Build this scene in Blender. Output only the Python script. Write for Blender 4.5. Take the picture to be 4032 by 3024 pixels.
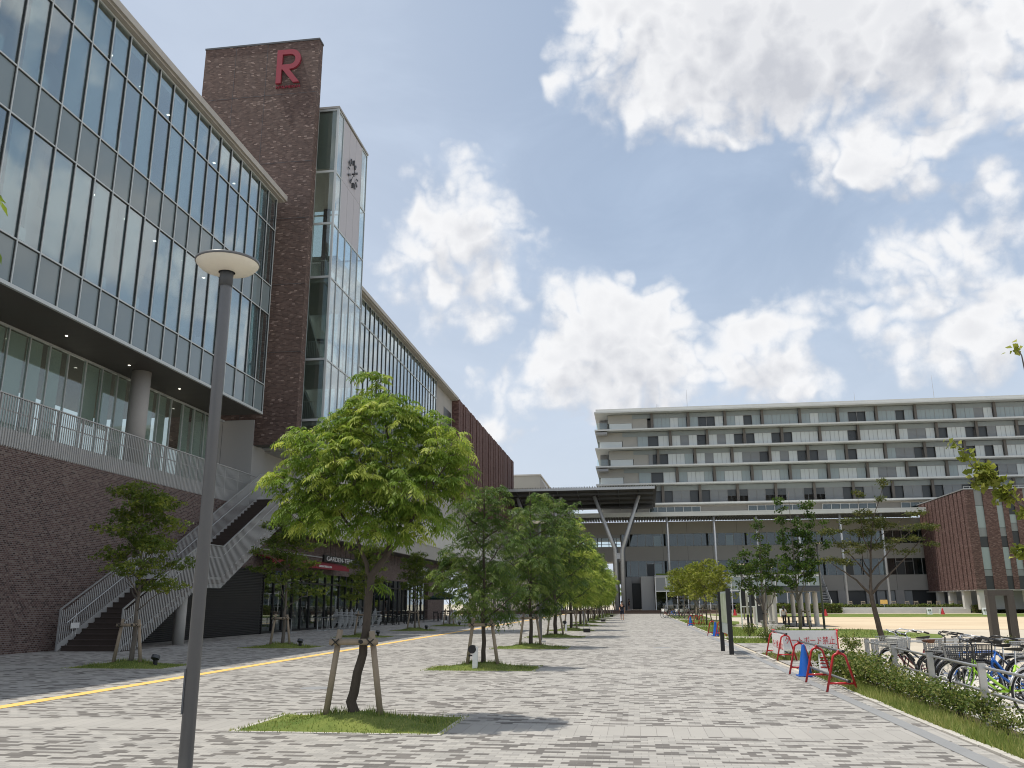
import bpy, bmesh, math, random
import numpy as np
from mathutils import Vector, Matrix
R = math.radians
scene = bpy.context.scene
for _o in list(bpy.data.objects): bpy.data.objects.remove(_o)
COL = scene.collection

# ------------------------------------------------------------ camera
CAM_H = 1.6
PITCH, YAW, ROLL = R(14.45), R(7.92), 0.0046
fw = Vector((-math.sin(YAW)*math.cos(PITCH), math.cos(YAW)*math.cos(PITCH), math.sin(PITCH)))
r0 = Vector((math.cos(YAW), math.sin(YAW), 0)); u0 = r0.cross(fw)
cr = r0*math.cos(ROLL) - u0*math.sin(ROLL); cu = cr.cross(fw)
cd = bpy.data.cameras.new("camera"); cam = bpy.data.objects.new("camera", cd); COL.objects.link(cam)
cam.matrix_world = Matrix(((cr.x, cu.x, -fw.x, 0), (cr.y, cu.y, -fw.y, 0), (cr.z, cu.z, -fw.z, CAM_H), (0, 0, 0, 1)))
cd.sensor_width = 36.0; cd.lens = 36*3350/4032; cd.clip_end = 3000; cd.clip_start = 0.05
scene.camera = cam

# ------------------------------------------------------------ exposure
vs = scene.view_settings
vs.view_transform = 'Standard'; vs.look = 'None'; vs.exposure = 0.0; vs.gamma = 1.0; vs.use_curve_mapping = False
cy = scene.cycles
cy.pixel_filter_type = 'BLACKMAN_HARRIS'; cy.filter_width = 1.05; cy.max_bounces = 8; cy.transparent_max_bounces = 12; cy.diffuse_bounces = 3; cy.glossy_bounces = 3
cy.transmission_bounces = 4; cy.caustics_reflective = False; cy.caustics_refractive = False

# ------------------------------------------------------------ sun
LIGHT = Vector((0.345, 0.06, -1.0)).normalized()          # direction the sunlight travels
sd = bpy.data.lights.new("sun", 'SUN'); sd.energy = 4.2; sd.angle = R(0.53); sd.color = (1.0, 0.94, 0.84)
sun = bpy.data.objects.new("sun", sd); COL.objects.link(sun)
sun.rotation_euler = LIGHT.to_track_quat('-Z', 'Y').to_euler()
SUN_EL = math.asin(-LIGHT.z); SUN_AZ = math.atan2(-LIGHT.x, -LIGHT.y)

# ------------------------------------------------------------ sky: Nishita + cumulus clouds as a function of direction
def nd(nt, typ, **kw):
    n = nt.nodes.new(typ)
    for k, v in kw.items(): setattr(n, k, v)
    return n
def mth(nt, op, a, b=None, c=None, clamp=False):
    n = nt.nodes.new('ShaderNodeMath'); n.operation = op; n.use_clamp = clamp
    for i, v in enumerate((a, b, c)):
        if v is None: continue
        if isinstance(v, (int, float)): n.inputs[i].default_value = v
        else: nt.links.new(v, n.inputs[i])
    return n.outputs[0]
def vmth(nt, op, a, b=None):
    n = nt.nodes.new('ShaderNodeVectorMath'); n.operation = op
    for i, v in enumerate((a, b)):
        if v is None: continue
        if isinstance(v, (tuple, list, Vector)): n.inputs[i].default_value = tuple(v)
        else: nt.links.new(v, n.inputs[i])
    return n.outputs['Value'] if op in ('DOT_PRODUCT', 'LENGTH', 'DISTANCE') else n.outputs['Vector']
def mixc(nt, f, a, b, blend='MIX'):
    n = nt.nodes.new('ShaderNodeMix'); n.data_type = 'RGBA'; n.blend_type = blend
    for sock, v in ((n.inputs[0], f), (n.inputs[6], a), (n.inputs[7], b)):
        if isinstance(v, (int, float)): sock.default_value = v
        elif isinstance(v, (tuple, list)): sock.default_value = (*v[:3], 1.0)
        else: nt.links.new(v, sock)
    return n.outputs[2]
def ramp(nt, fac, stops, interp='LINEAR'):
    n = nt.nodes.new('ShaderNodeValToRGB'); n.color_ramp.interpolation = interp
    el = n.color_ramp.elements
    while len(el) < len(stops): el.new(0.5)
    for e, (p, c) in zip(el, stops):
        e.position = p; e.color = (c, c, c, 1) if isinstance(c, (int, float)) else (*c[:3], 1)
    nt.links.new(fac, n.inputs[0]); return n.outputs[0]
def smooth(nt, v, a, b):
    n = nt.nodes.new('ShaderNodeMapRange'); n.interpolation_type = 'SMOOTHSTEP'
    nt.links.new(v, n.inputs[0]); n.inputs[1].default_value = a; n.inputs[2].default_value = b
    return n.outputs[0]
def noise(nt, vec, scale, detail=4, rough=0.55, dist=0.0):
    n = nt.nodes.new('ShaderNodeTexNoise'); n.inputs['Scale'].default_value = scale
    n.inputs['Detail'].default_value = detail; n.inputs['Roughness'].default_value = rough
    n.inputs['Distortion'].default_value = dist
    nt.links.new(vec, n.inputs['Vector']); return n

# cumulus: azimuth, elevation, half width, half height (degrees), weight
CLOUDS = [(5.5,36.9,6.8,4.2,1.1),(10.8,35.6,9.2,4.7,1.3),(17.9,34.2,7.0,4.0,1.2),(7.9,33.1,6.6,3.1,1),(23.3,30.6,3.4,3.7,.8),(25.4,32.0,3.1,3.1,.9),
 (17.8,27.1,4.2,2.4,.8),(20.5,28.1,3.3,2.4,.62),(25.5,29.2,2.3,3.1,.8),(-11.3,27.4,2.2,2.2,.56),(-13.6,26.0,3.0,2.0,.46),(-11.9,23.4,4.6,3.6,.60),(-11.1,20.0,3.4,2.6,.52),
 (-1.9,18.7,4.0,2.7,1),(0.6,17.3,4.3,3.3,1.1),(-4.2,16.6,3.4,2.4,.9),(2.4,14.8,5.6,2.3,.9),(9.3,17.0,3.5,2.0,.75),(9.7,14.6,2.6,1.5,.8),(10.5,13.3,2.9,1.1,.7),
 (18.1,21.0,2.8,1.9,.58),(21.2,20.0,3.8,2.7,.66),(24.2,21.1,2,1.8,.5),(19.0,17.0,4.2,1.9,.68),(22.1,15.5,3.4,2.4,.78),(25.1,17.3,2.2,1.9,.75),(24.8,23.8,1.9,1.5,.6),
 (-8.8,11.8,2.6,1.0,.6),(1.4,13.0,5.6,1.4,.8),(-6.5,14.0,5,1.6,.5),
 (60,40,16,9,1.2),(85,52,14,9,1.1),(75,25,18,6,1.1),(110,38,15,8,1.2),(45,48,9,6,1),(40,22,10,4,.9),(140,30,18,8,1),(95,68,12,9,1),(-60,50,12,7,.8),(180,35,20,9,1),(-120,40,16,8,.8),(120,60,12,8,1),(55,64,9,6,.8)]
def cloud_group():
    g = bpy.data.node_groups.new("cloud_field", 'ShaderNodeTree')
    g.interface.new_socket("Dir", in_out='INPUT', socket_type='NodeSocketVector')
    g.interface.new_socket("Density", in_out='OUTPUT', socket_type='NodeSocketFloat')
    gi = g.nodes.new('NodeGroupInput'); go = g.nodes.new('NodeGroupOutput')
    d0 = gi.outputs[0]
    wn = noise(g, d0, 9.0, 3, 0.5)
    w = vmth(g, 'SUBTRACT', wn.outputs['Color'], (0.5, 0.5, 0.5))
    sc = g.nodes.new('ShaderNodeVectorMath'); sc.operation = 'SCALE'; g.links.new(w, sc.inputs[0]); sc.inputs['Scale'].default_value = 0.085
    d = vmth(g, 'ADD', d0, sc.outputs[0])
    cur = None
    for az, el, ra, re, wt in CLOUDS:
        a, e = R(az), R(el)
        rt = Vector((math.cos(a), -math.sin(a), 0)) / math.sin(R(ra))
        up = Vector((-math.sin(e)*math.sin(a), -math.sin(e)*math.cos(a), math.cos(e))) / math.sin(R(re))
        x = vmth(g, 'DOT_PRODUCT', d, rt); y = vmth(g, 'DOT_PRODUCT', d, up)
        q = mth(g, 'MULTIPLY_ADD', y, y, mth(g, 'MULTIPLY', x, x))
        v = mth(g, 'MULTIPLY_ADD', q, -0.55*wt, wt)
        cur = v if cur is None else mth(g, 'SMOOTH_MAX', cur, v, 0.25)
    cur = mth(g, 'MAXIMUM', cur, -1.0)
    n1 = noise(g, d0, 11.0, 7, 0.62)
    n2 = noise(g, d0, 40.0, 4, 0.6)
    t = mth(g, 'MULTIPLY_ADD', n1.outputs[0], 1.45, cur)
    t = mth(g, 'MULTIPLY_ADD', n2.outputs[0], 0.55, t)
    for sc_, am in ((15.0, 1.25), (31.0, 0.75)):                # puffs with creases between them
        nb = noise(g, d, sc_, 1, 0.5)
        t = mth(g, 'MULTIPLY_ADD', mth(g, 'ABSOLUTE', mth(g, 'SUBTRACT', nb.outputs[0], 0.5)), am*1.6, t)
    t = mth(g, 'SUBTRACT', t, 1.52)
    g.links.new(t, go.inputs[0])
    return g
world = bpy.data.worlds.new("World"); scene.world = world; world.use_nodes = True
wt_ = world.node_tree; wt_.nodes.clear()
wout = wt_.nodes.new('ShaderNodeOutputWorld'); bg = wt_.nodes.new('ShaderNodeBackground')
wt_.links.new(bg.outputs[0], wout.inputs[0])
tc = wt_.nodes.new('ShaderNodeTexCoord'); D = tc.outputs['Generated']
sky = wt_.nodes.new('ShaderNodeTexSky'); sky.sky_type = 'NISHITA'; sky.sun_disc = False
sky.sun_elevation = SUN_EL; sky.sun_rotation = SUN_AZ % (2*math.pi)
sky.air_density = 1.0; sky.dust_density = 1.6; sky.ozone_density = 1.6; sky.altitude = 20
SKY_STRENGTH = 0.10
CG = cloud_group()
def field(vec):
    n = wt_.nodes.new('ShaderNodeGroup'); n.node_tree = CG; wt_.links.new(vec, n.inputs[0]); return n.outputs[0]
d1 = field(D)
L = (-LIGHT); up_l = Vector((L.x*0.4, L.y*0.4, L.z)).normalized()*0.05
d2 = field(vmth(wt_, 'ADD', D, up_l))
mask = smooth(wt_, d1, -0.20, 0.52)
thick = smooth(wt_, d1, 0.25, 1.2)
rim = mth(wt_, 'SUBTRACT', d1, d2)                       # >0 where less cloud stands above
lit = mth(wt_, 'MULTIPLY_ADD', rim, 1.0, 0.80, clamp=True)
lit = mth(wt_, 'SUBTRACT', lit, mth(wt_, 'MULTIPLY', thick, 0.40), clamp=True)
ccol = mixc(wt_, lit, (6.0, 6.2, 6.75), (9.5, 9.55, 9.7))
sep = wt_.nodes.new('ShaderNodeSeparateXYZ'); wt_.links.new(D, sep.inputs[0])
# thin high veil + milky horizon air
veil_n = noise(wt_, vmth(wt_, 'MULTIPLY', D, (1.0, 1.0, 2.2)), 3.2, 6, 0.6, 0.6)
veil = mth(wt_, 'MULTIPLY_ADD', smooth(wt_, veil_n.outputs[0], 0.34, 0.74), 0.22, 0.46)
hz = smooth(wt_, sep.outputs[2], 0.46, 0.02)
hz = mth(wt_, 'MULTIPLY', hz, 0.70)
leftw = smooth(wt_, sep.outputs[0], 0.05, -0.42)
base = mixc(wt_, 1.0, sky.outputs[0], (0.98, 1.03, 1.02), 'MULTIPLY')
c = mixc(wt_, veil, base, (6.5, 7.7, 9.5))
c = mixc(wt_, mth(wt_, 'MULTIPLY', leftw, 0.45), c, (6.9, 7.5, 8.5))
c = mixc(wt_, hz, c, (7.2, 7.8, 8.7))
c = mixc(wt_, mask, c, ccol)
wt_.links.new(c, bg.inputs[0]); bg.inputs[1].default_value = SKY_STRENGTH

# ------------------------------------------------------------ mesh helpers
class MB:
    def __init__(s): s.v = []; s.f = []; s.m = []; s.t = []
    def add(s, verts, faces, mi=0):
        o = len(s.v); s.v.extend([tuple(p) for p in verts])
        s.f.extend([tuple(i+o for i in f) for f in faces]); s.m.extend([mi]*len(faces)); return s
    def box(s, x0, x1, y0, y1, z0, z1, mi=0):
        if x0 > x1: x0, x1 = x1, x0
        if y0 > y1: y0, y1 = y1, y0
        if z0 > z1: z0, z1 = z1, z0
        return s.add([(x0,y0,z0),(x1,y0,z0),(x1,y1,z0),(x0,y1,z0),(x0,y0,z1),(x1,y0,z1),(x1,y1,z1),(x0,y1,z1)],
              [(0,3,2,1),(4,5,6,7),(0,1,5,4),(1,2,6,5),(2,3,7,6),(3,0,4,7)], mi)
    def hexa(s, p, mi=0):   # 8 points: bottom ring, top ring
        return s.add(p, [(0,3,2,1),(4,5,6,7),(0,1,5,4),(1,2,6,5),(2,3,7,6),(3,0,4,7)], mi)
    def tube(s, pts, rad, n=8, mi=0, caps=True):
        pts = [Vector(p) for p in pts]
        if isinstance(rad, (int, float)): rad = [rad]*len(pts)
        rings = []; ref = None
        for i, p in enumerate(pts):
            a = pts[max(0, i-1)]; b = pts[min(len(pts)-1, i+1)]
            t = (b-a).normalized() if (b-a).length > 1e-9 else Vector((0,0,1))
            if ref is None:
                ref = Vector((0,0,1)) if abs(t.z) < 0.9 else Vector((1,0,0))
            x = (ref - t*ref.dot(t))
            if x.length < 1e-6: x = t.orthogonal()
            x.normalize(); y = t.cross(x); ref = x
            rings.append([p + (x*math.cos(2*math.pi*k/n) + y*math.sin(2*math.pi*k/n))*rad[i] for k in range(n)])
        o = len(s.v)
        for rg in rings: s.v.extend([tuple(q) for q in rg])
        for i in range(len(rings)-1):
            for k in range(n):
                a = o+i*n+k; b = o+i*n+(k+1) % n
                s.f.append((a, b, b+n, a+n)); s.m.append(mi)
        if caps:
            s.f.append(tuple(o+k for k in reversed(range(n)))); s.m.append(mi)
            e = o+(len(rings)-1)*n
            s.f.append(tuple(e+k for k in range(n))); s.m.append(mi)
        return s
    def cyl(s, x, y, z0, z1, r, n=16, mi=0, r2=None):
        return s.tube([(x,y,z0),(x,y,z1)], [r, r if r2 is None else r2], n, mi)
    def bar(s, a, b, w, h, mi=0):      # square bar between two points
        a = Vector(a); b = Vector(b); t = (b-a).normalized()
        ref = Vector((0,0,1)) if abs(t.z) < 0.95 else Vector((1,0,0))
        x = t.cross(ref).normalized(); y = x.cross(t)
        q = lambda p: [p-x*w/2-y*h/2, p+x*w/2-y*h/2, p+x*w/2+y*h/2, p-x*w/2+y*h/2]
        return s.add(q(a)+q(b), [(0,1,2,3),(7,6,5,4),(1,0,4,5),(2,1,5,6),(3,2,6,7),(0,3,7,4)], mi)
    def lathe(s, x, y, prof, n=24, mi=0):   # prof [(r,z)...]
        o = len(s.v)
        for r, z in prof:
            for k in range(n): s.v.append((x+r*math.cos(2*math.pi*k/n), y+r*math.sin(2*math.pi*k/n), z))
        for i in range(len(prof)-1):
            for k in range(n):
                a = o+i*n+k; b = o+i*n+(k+1) % n
                s.f.append((a, b, b+n, a+n)); s.m.append(mi)
        return s
    def quad(s, a, b, c, d, mi=0): return s.add([a,b,c,d], [(0,1,2,3)], mi)
    def torus(s, c, R_, r, axis='y', n=28, k=7, mi=0):
        pts = []
        for i in range(n+1):
            a = 2*math.pi*i/n
            pts.append((c[0]+R_*math.cos(a), c[1], c[2]+R_*math.sin(a)) if axis == 'y' else (c[0], c[1]+R_*math.cos(a), c[2]+R_*math.sin(a)))
        return s.tube(pts, r, k, mi, caps=False)
    def out(s, name, mats, parent=None, smooth=False, local=False, tint=None):
        me = bpy.data.meshes.new(name)
        v = s.v
        if parent is not None and not local:
            root = parent
            while root.parent is not None: root = root.parent
            l = root.location
            if l.length > 0: v = [(p[0]-l.x, p[1]-l.y, p[2]-l.z) for p in v]
        me.from_pydata(v, [], s.f)
        if not isinstance(mats, (list, tuple)): mats = [mats]
        for m in mats: me.materials.append(m)
        if len(mats) > 1: me.polygons.foreach_set('material_index', s.m)
        if smooth: me.polygons.foreach_set('use_smooth', [True]*len(me.polygons))
        me.update()
        o = bpy.data.objects.new(name, me); COL.objects.link(o)
        if parent is not None: o.parent = parent
        return o
def tag(o, label=None, cat=None, group=None, kind=None):
    if label: o['label'] = label
    if cat: o['category'] = cat
    if group: o['group'] = group
    if kind: o['kind'] = kind
    return o
def T(name, label, cat, loc=(0,0,0), group=None, rz=0.0):
    o = bpy.data.objects.new(name, None); COL.objects.link(o); o.empty_display_size = 0.2
    o.location = loc; o.rotation_euler = (0,0,rz)
    return tag(o, label, cat, group)
def struct(name, mb, m): return tag(mb.out(name, m), kind='structure')
def copy_tree(o, parent=None):
    c = o.copy(); COL.objects.link(c); c.parent = parent
    for ch in list(o.children): copy_tree(ch, c)
    return c
def clone(o, loc, rz=None, label=None, scale=None):
    c = copy_tree(o); c.location = loc
    if rz is not None: c.rotation_euler = (0,0,rz)
    if label: c['label'] = label
    if scale: c.scale = scale if isinstance(scale, tuple) else (scale,)*3
    return c
def raw_mesh(name, V, F, mats, parent=None, tint=None, local=True):
    """numpy quads -> object, with a per-vertex 'tint' attribute"""
    me = bpy.data.meshes.new(name)
    nv, nf, k = len(V), len(F), F.shape[1]
    me.vertices.add(nv); me.vertices.foreach_set('co', np.asarray(V, np.float32).ravel())
    me.loops.add(nf*k); me.loops.foreach_set('vertex_index', np.asarray(F, np.int32).ravel())
    me.polygons.add(nf); me.polygons.foreach_set('loop_start', np.arange(0, nf*k, k, dtype=np.int32))
    me.polygons.foreach_set('loop_total', np.full(nf, k, dtype=np.int32))
    if tint is not None:
        at = me.attributes.new('tint', 'FLOAT', 'POINT'); at.data.foreach_set('value', np.asarray(tint, np.float32))
    me.materials.append(mats); me.update(calc_edges=True)
    o = bpy.data.objects.new(name, me); COL.objects.link(o)
    if parent is not None: o.parent = parent
    return o
def text_mesh(body, size, depth, font=None, spacing=1.0):
    cu_ = bpy.data.curves.new('txt', 'FONT'); cu_.body = body; cu_.size = size; cu_.extrude = depth/2
    cu_.align_x = 'LEFT'; cu_.space_character = spacing
    o = bpy.data.objects.new('txt', cu_); COL.objects.link(o)
    dg = bpy.context.evaluated_depsgraph_get()
    me = bpy.data.meshes.new_from_object(o.evaluated_get(dg))
    bpy.data.objects.remove(o); bpy.data.curves.remove(cu_)
    return me
def place_text(name, body, origin, ux, uz, height, depth, mat, parent, width=None, spacing=1.0):
    """lettering standing on the line from origin along ux, upright along uz, 'height' = cap height"""
    me = text_mesh(body, 1.0, 1.0, spacing=spacing)
    co = np.array([v.co[:] for v in me.vertices])
    mn, mx = co.min(0), co.max(0)
    sy = height/(mx[1]-mn[1]); sx = sy if width is None else width/(mx[0]-mn[0])
    ux = Vector(ux).normalized(); uz = Vector(uz).normalized(); n = ux.cross(uz)
    root = parent
    while root is not None and root.parent is not None: root = root.parent
    l = root.location if root is not None else Vector()
    for v in me.vertices:
        x = (v.co.x-mn[0])*sx; y = (v.co.y-mn[1])*sy; z = v.co.z*depth
        v.co = Vector(origin) - l + ux*x + uz*y + n*z
    me.materials.clear(); me.materials.append(mat)
    o = bpy.data.objects.new(name, me); COL.objects.link(o); o.parent = parent
    return o
def poly_mesh(name, outlines, frame, depth, mat, parent):
    """filled 2D outlines (holes allowed) extruded; frame = (origin, ux, uz)"""
    c_ = bpy.data.curves.new('poly', 'CURVE'); c_.dimensions = '2D'; c_.fill_mode = 'BOTH'; c_.extrude = 0.5
    for ol in outlines:
        sp = c_.splines.new('POLY'); sp.points.add(len(ol)-1); sp.use_cyclic_u = True
        for p, (x, y) in zip(sp.points, ol): p.co = (x, y, 0, 1)
    o = bpy.data.objects.new('poly', c_); COL.objects.link(o)
    me = bpy.data.meshes.new_from_object(o.evaluated_get(bpy.context.evaluated_depsgraph_get()))
    bpy.data.objects.remove(o)
    og, ux, uz = Vector(frame[0]), Vector(frame[1]), Vector(frame[2]); n = ux.cross(uz)
    root = parent
    while root is not None and root.parent is not None: root = root.parent
    l = root.location if root is not None else Vector()
    for v in me.vertices:
        q = v.co.copy(); v.co = og - l + ux*q.x + uz*q.y + n*(q.z*depth)
    me.materials.clear(); me.materials.append(mat)
    ob = bpy.data.objects.new(name, me); COL.objects.link(ob); ob.parent = parent
    return ob
# ------------------------------------------------------------ materials (all procedural, object coordinates in metres)
def newmat(name):
    m = bpy.data.materials.new(name); m.use_nodes = True; nt = m.node_tree; nt.nodes.clear()
    out = nt.nodes.new('ShaderNodeOutputMaterial'); return m, nt, out
def coords(nt): return nt.nodes.new('ShaderNodeTexCoord').outputs['Object']
def mott(name, col, rough=0.6, metal=0.0, amt=0.18, scale=2.0, fine=30.0, famt=0.08, bump=0.0, spec=0.4, coat=0.0, vec_scale=None):
    """paint / metal / concrete / wood: base colour with two scales of real mottling and slight roughness change"""
    m, nt, out = newmat(name); p = nt.nodes.new('ShaderNodeBsdfPrincipled'); nt.links.new(p.outputs[0], out.inputs[0])
    v = coords(nt)
    if vec_scale: v = vmth(nt, 'MULTIPLY', v, vec_scale)
    n1 = noise(nt, v, scale, 5, 0.6); n2 = noise(nt, v, fine, 3, 0.6)
    f = mth(nt, 'MULTIPLY_ADD', n1.outputs[0], 2*amt, 1-amt)
    f = mth(nt, 'ADD', f, mth(nt, 'MULTIPLY_ADD', n2.outputs[0], 2*famt, -famt))
    cmb = nt.nodes.new('ShaderNodeCombineXYZ')
    for i in range(3): nt.links.new(f, cmb.inputs[i])
    c = mixc(nt, 1.0, col, cmb.outputs[0], 'MULTIPLY')
    nt.links.new(c, p.inputs['Base Color'])
    nt.links.new(mth(nt, 'MULTIPLY_ADD', n1.outputs[0], 0.2, rough-0.1, clamp=True), p.inputs['Roughness'])
    p.inputs['Metallic'].default_value = metal; p.inputs['Specular IOR Level'].default_value = spec
    if coat: p.inputs['Coat Weight'].default_value = coat
    if bump:
        b = nt.nodes.new('ShaderNodeBump'); b.inputs['Strength'].default_value = 0.5; b.inputs['Distance'].default_value = bump
        nt.links.new(n2.outputs[0], b.inputs['Height']); nt.links.new(b.outputs[0], p.inputs['Normal'])
    return m
def tile_cells(nt, u, v, w, h, offset=0.5):
    """running bond: returns (cell id vector, distance to joint in metres)"""
    row = mth(nt, 'FLOOR', mth(nt, 'DIVIDE', v, h))
    wn = nt.nodes.new('ShaderNodeTexWhiteNoise'); wn.noise_dimensions = '1D'; nt.links.new(row, wn.inputs['W'])
    sh = mth(nt, 'MULTIPLY', mth(nt, 'MODULO', row, 2.0), offset)
    uu = mth(nt, 'ADD', mth(nt, 'DIVIDE', u, w), sh)
    col = mth(nt, 'FLOOR', uu)
    fu = mth(nt, 'SUBTRACT', uu, col); fv = mth(nt, 'SUBTRACT', mth(nt, 'DIVIDE', v, h), row)
    du = mth(nt, 'MULTIPLY', mth(nt, 'MINIMUM', fu, mth(nt, 'SUBTRACT', 1.0, fu)), w)
    dv = mth(nt, 'MULTIPLY', mth(nt, 'MINIMUM', fv, mth(nt, 'SUBTRACT', 1.0, fv)), h)
    cb = nt.nodes.new('ShaderNodeCombineXYZ'); nt.links.new(col, cb.inputs[0]); nt.links.new(row, cb.inputs[1])
    return cb.outputs[0], mth(nt, 'MINIMUM', du, dv)
def white(nt, vec):
    n = nt.nodes.new('ShaderNodeTexWhiteNoise'); n.noise_dimensions = '3D'; nt.links.new(vec, n.inputs['Vector']); return n.outputs['Value']
def brick_mat(name, stops, w=0.11, h=0.055, joint=0.006, jcol=(0.16,0.14,0.13), big=0.25):
    m, nt, out = newmat(name); p = nt.nodes.new('ShaderNodeBsdfPrincipled'); nt.links.new(p.outputs[0], out.inputs[0])
    v = coords(nt); s = nt.nodes.new('ShaderNodeSeparateXYZ'); nt.links.new(v, s.inputs[0])
    u = mth(nt, 'ADD', s.outputs[0], s.outputs[1])
    cell, dist = tile_cells(nt, u, s.outputs[2], w, h)
    rnd = white(nt, cell)
    c = ramp(nt, rnd, stops, 'LINEAR')
    n1 = noise(nt, v, 0.5, 4, 0.6)
    f = mth(nt, 'MULTIPLY_ADD', n1.outputs[0], 2*big, 1-big)
    cmb = nt.nodes.new('ShaderNodeCombineXYZ')
    for i in range(3): nt.links.new(f, cmb.inputs[i])
    c = mixc(nt, 1.0, c, cmb.outputs[0], 'MULTIPLY')
    jm = smooth(nt, dist, joint*0.5, joint*1.1)
    c = mixc(nt, jm, jcol, c)
    nt.links.new(c, p.inputs['Base Color']); p.inputs['Roughness'].default_value = 0.75; p.inputs['Specular IOR Level'].default_value = 0.25
    b = nt.nodes.new('ShaderNodeBump'); b.inputs['Strength'].default_value = 0.6; b.inputs['Distance'].default_value = 0.006
    nt.links.new(jm, b.inputs['Height']); nt.links.new(b.outputs[0], p.inputs['Normal'])
    return m
def paving_mat():
    m, nt, out = newmat('block_paving'); p = nt.nodes.new('ShaderNodeBsdfPrincipled'); nt.links.new(p.outputs[0], out.inputs[0])
    v = coords(nt); s = nt.nodes.new('ShaderNodeSeparateXYZ'); nt.links.new(v, s.inputs[0])
    x, y = s.outputs[0], s.outputs[1]
    cell, dist = tile_cells(nt, x, y, 0.165, 0.107)
    rnd = white(nt, cell)
    # dark setts gather in drifts
    drift = noise(nt, vmth(nt, 'MULTIPLY', cell, (0.42, 1.0, 1.0)), 0.83, 1, 0.5)
    sel = mth(nt, 'MULTIPLY_ADD', rnd, 0.26, drift.outputs[0])
    dark = mth(nt, 'GREATER_THAN', sel, 0.70)
    r2 = white(nt, vmth(nt, 'ADD', cell, (17.3, 5.1, 2.0)))
    lightc = ramp(nt, r2, [(0.0, (0.285,0.275,0.258)), (0.45, (0.345,0.333,0.312)), (0.8, (0.385,0.37,0.343)), (1.0, (0.305,0.292,0.272))])
    darkc = ramp(nt, r2, [(0.0, (0.122,0.114,0.107)), (0.6, (0.145,0.135,0.126)), (1.0, (0.175,0.163,0.151))])
    c1 = mixc(nt, dark, lightc, darkc)
    # bands of large slabs crossing at every planting bed
    yb = mth(nt, 'MODULO', mth(nt, 'ADD', y, 102.0-11.42), 10.2)
    band = mth(nt, 'LESS_THAN', yb, 0.8)
    cell2, dist2 = tile_cells(nt, x, mth(nt, 'ADD', yb, 0.0), 0.206, 0.8, 0.0)
    r3 = white(nt, cell2)
    slabc = ramp(nt, r3, [(0.0, (0.33,0.318,0.297)), (1.0, (0.37,0.355,0.33))])
    c = mixc(nt, band, c1, slabc)
    dd = nt.nodes.new('ShaderNodeMix'); dd.data_type = 'FLOAT'
    nt.links.new(band, dd.inputs[0]); nt.links.new(dist, dd.inputs[2]); nt.links.new(dist2, dd.inputs[3])
    jm = smooth(nt, dd.outputs[0], 0.0005, 0.0045)
    n1 = noise(nt, v, 0.55, 8, 0.7, 0.4); n2 = noise(nt, v, 55.0, 3, 0.7)
    n3 = noise(nt, v, 2.3, 4, 0.6, 0.8); spot = smooth(nt, n3.outputs[0], 0.66, 0.74)
    f = mth(nt, 'MULTIPLY_ADD', n1.outputs[0], 0.44, 0.78)
    f = mth(nt, 'MULTIPLY_ADD', spot, -0.10, f)
    f = mth(nt, 'ADD', f, mth(nt, 'MULTIPLY_ADD', n2.outputs[0], 0.16, -0.08))
    cmb = nt.nodes.new('ShaderNodeCombineXYZ')
    for i in range(3): nt.links.new(f, cmb.inputs[i])
    c = mixc(nt, 1.0, c, cmb.outputs[0], 'MULTIPLY')
    c = mixc(nt, jm, (0.20,0.19,0.175), c)
    nt.links.new(c, p.inputs['Base Color']); p.inputs['Roughness'].default_value = 0.82; p.inputs['Specular IOR Level'].default_value = 0.3
    b = nt.nodes.new('ShaderNodeBump'); b.inputs['Strength'].default_value = 0.5; b.inputs['Distance'].default_value = 0.004
    nt.links.new(jm, b.inputs['Height']); nt.links.new(b.outputs[0], p.inputs['Normal'])
    return m
def glass_mat(name, tint=(0.55,0.62,0.62), refl=0.2, fres=1.0, rough=0.0, wave=0.0):
    m, nt, out = newmat(name)
    g = nt.nodes.new('ShaderNodeBsdfGlossy'); g.inputs['Roughness'].default_value = rough; g.inputs['Color'].default_value = (0.92,0.97,0.98,1)
    t = nt.nodes.new('ShaderNodeBsdfTransparent'); t.inputs[0].default_value = (*tint, 1)
    lw = nt.nodes.new('ShaderNodeLayerWeight'); lw.inputs[0].default_value = 0.5
    fz = mth(nt, 'MULTIPLY_ADD', mth(nt, 'POWER', lw.outputs['Facing'], 4.0), 0.9, 0.03)
    f = mth(nt, 'MULTIPLY_ADD', fz, fres, refl, clamp=True)
    mx = nt.nodes.new('ShaderNodeMixShader'); nt.links.new(f, mx.inputs[0]); nt.links.new(t.outputs[0], mx.inputs[1]); nt.links.new(g.outputs[0], mx.inputs[2])
    if wave:
        n = noise(nt, coords(nt), 0.7, 2, 0.5); b = nt.nodes.new('ShaderNodeBump'); b.inputs['Strength'].default_value = wave; b.inputs['Distance'].default_value = 0.02
        nt.links.new(n.outputs[0], b.inputs['Height']); nt.links.new(b.outputs[0], g.inputs['Normal'])
    nt.links.new(mx.outputs[0], out.inputs[0]); return m
def emit_mat(name, col, strength):
    m, nt, out = newmat(name); e = nt.nodes.new('ShaderNodeEmission'); e.inputs[0].default_value = (*col,1); e.inputs[1].default_value = strength
    nt.links.new(e.outputs[0], out.inputs[0]); return m
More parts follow.
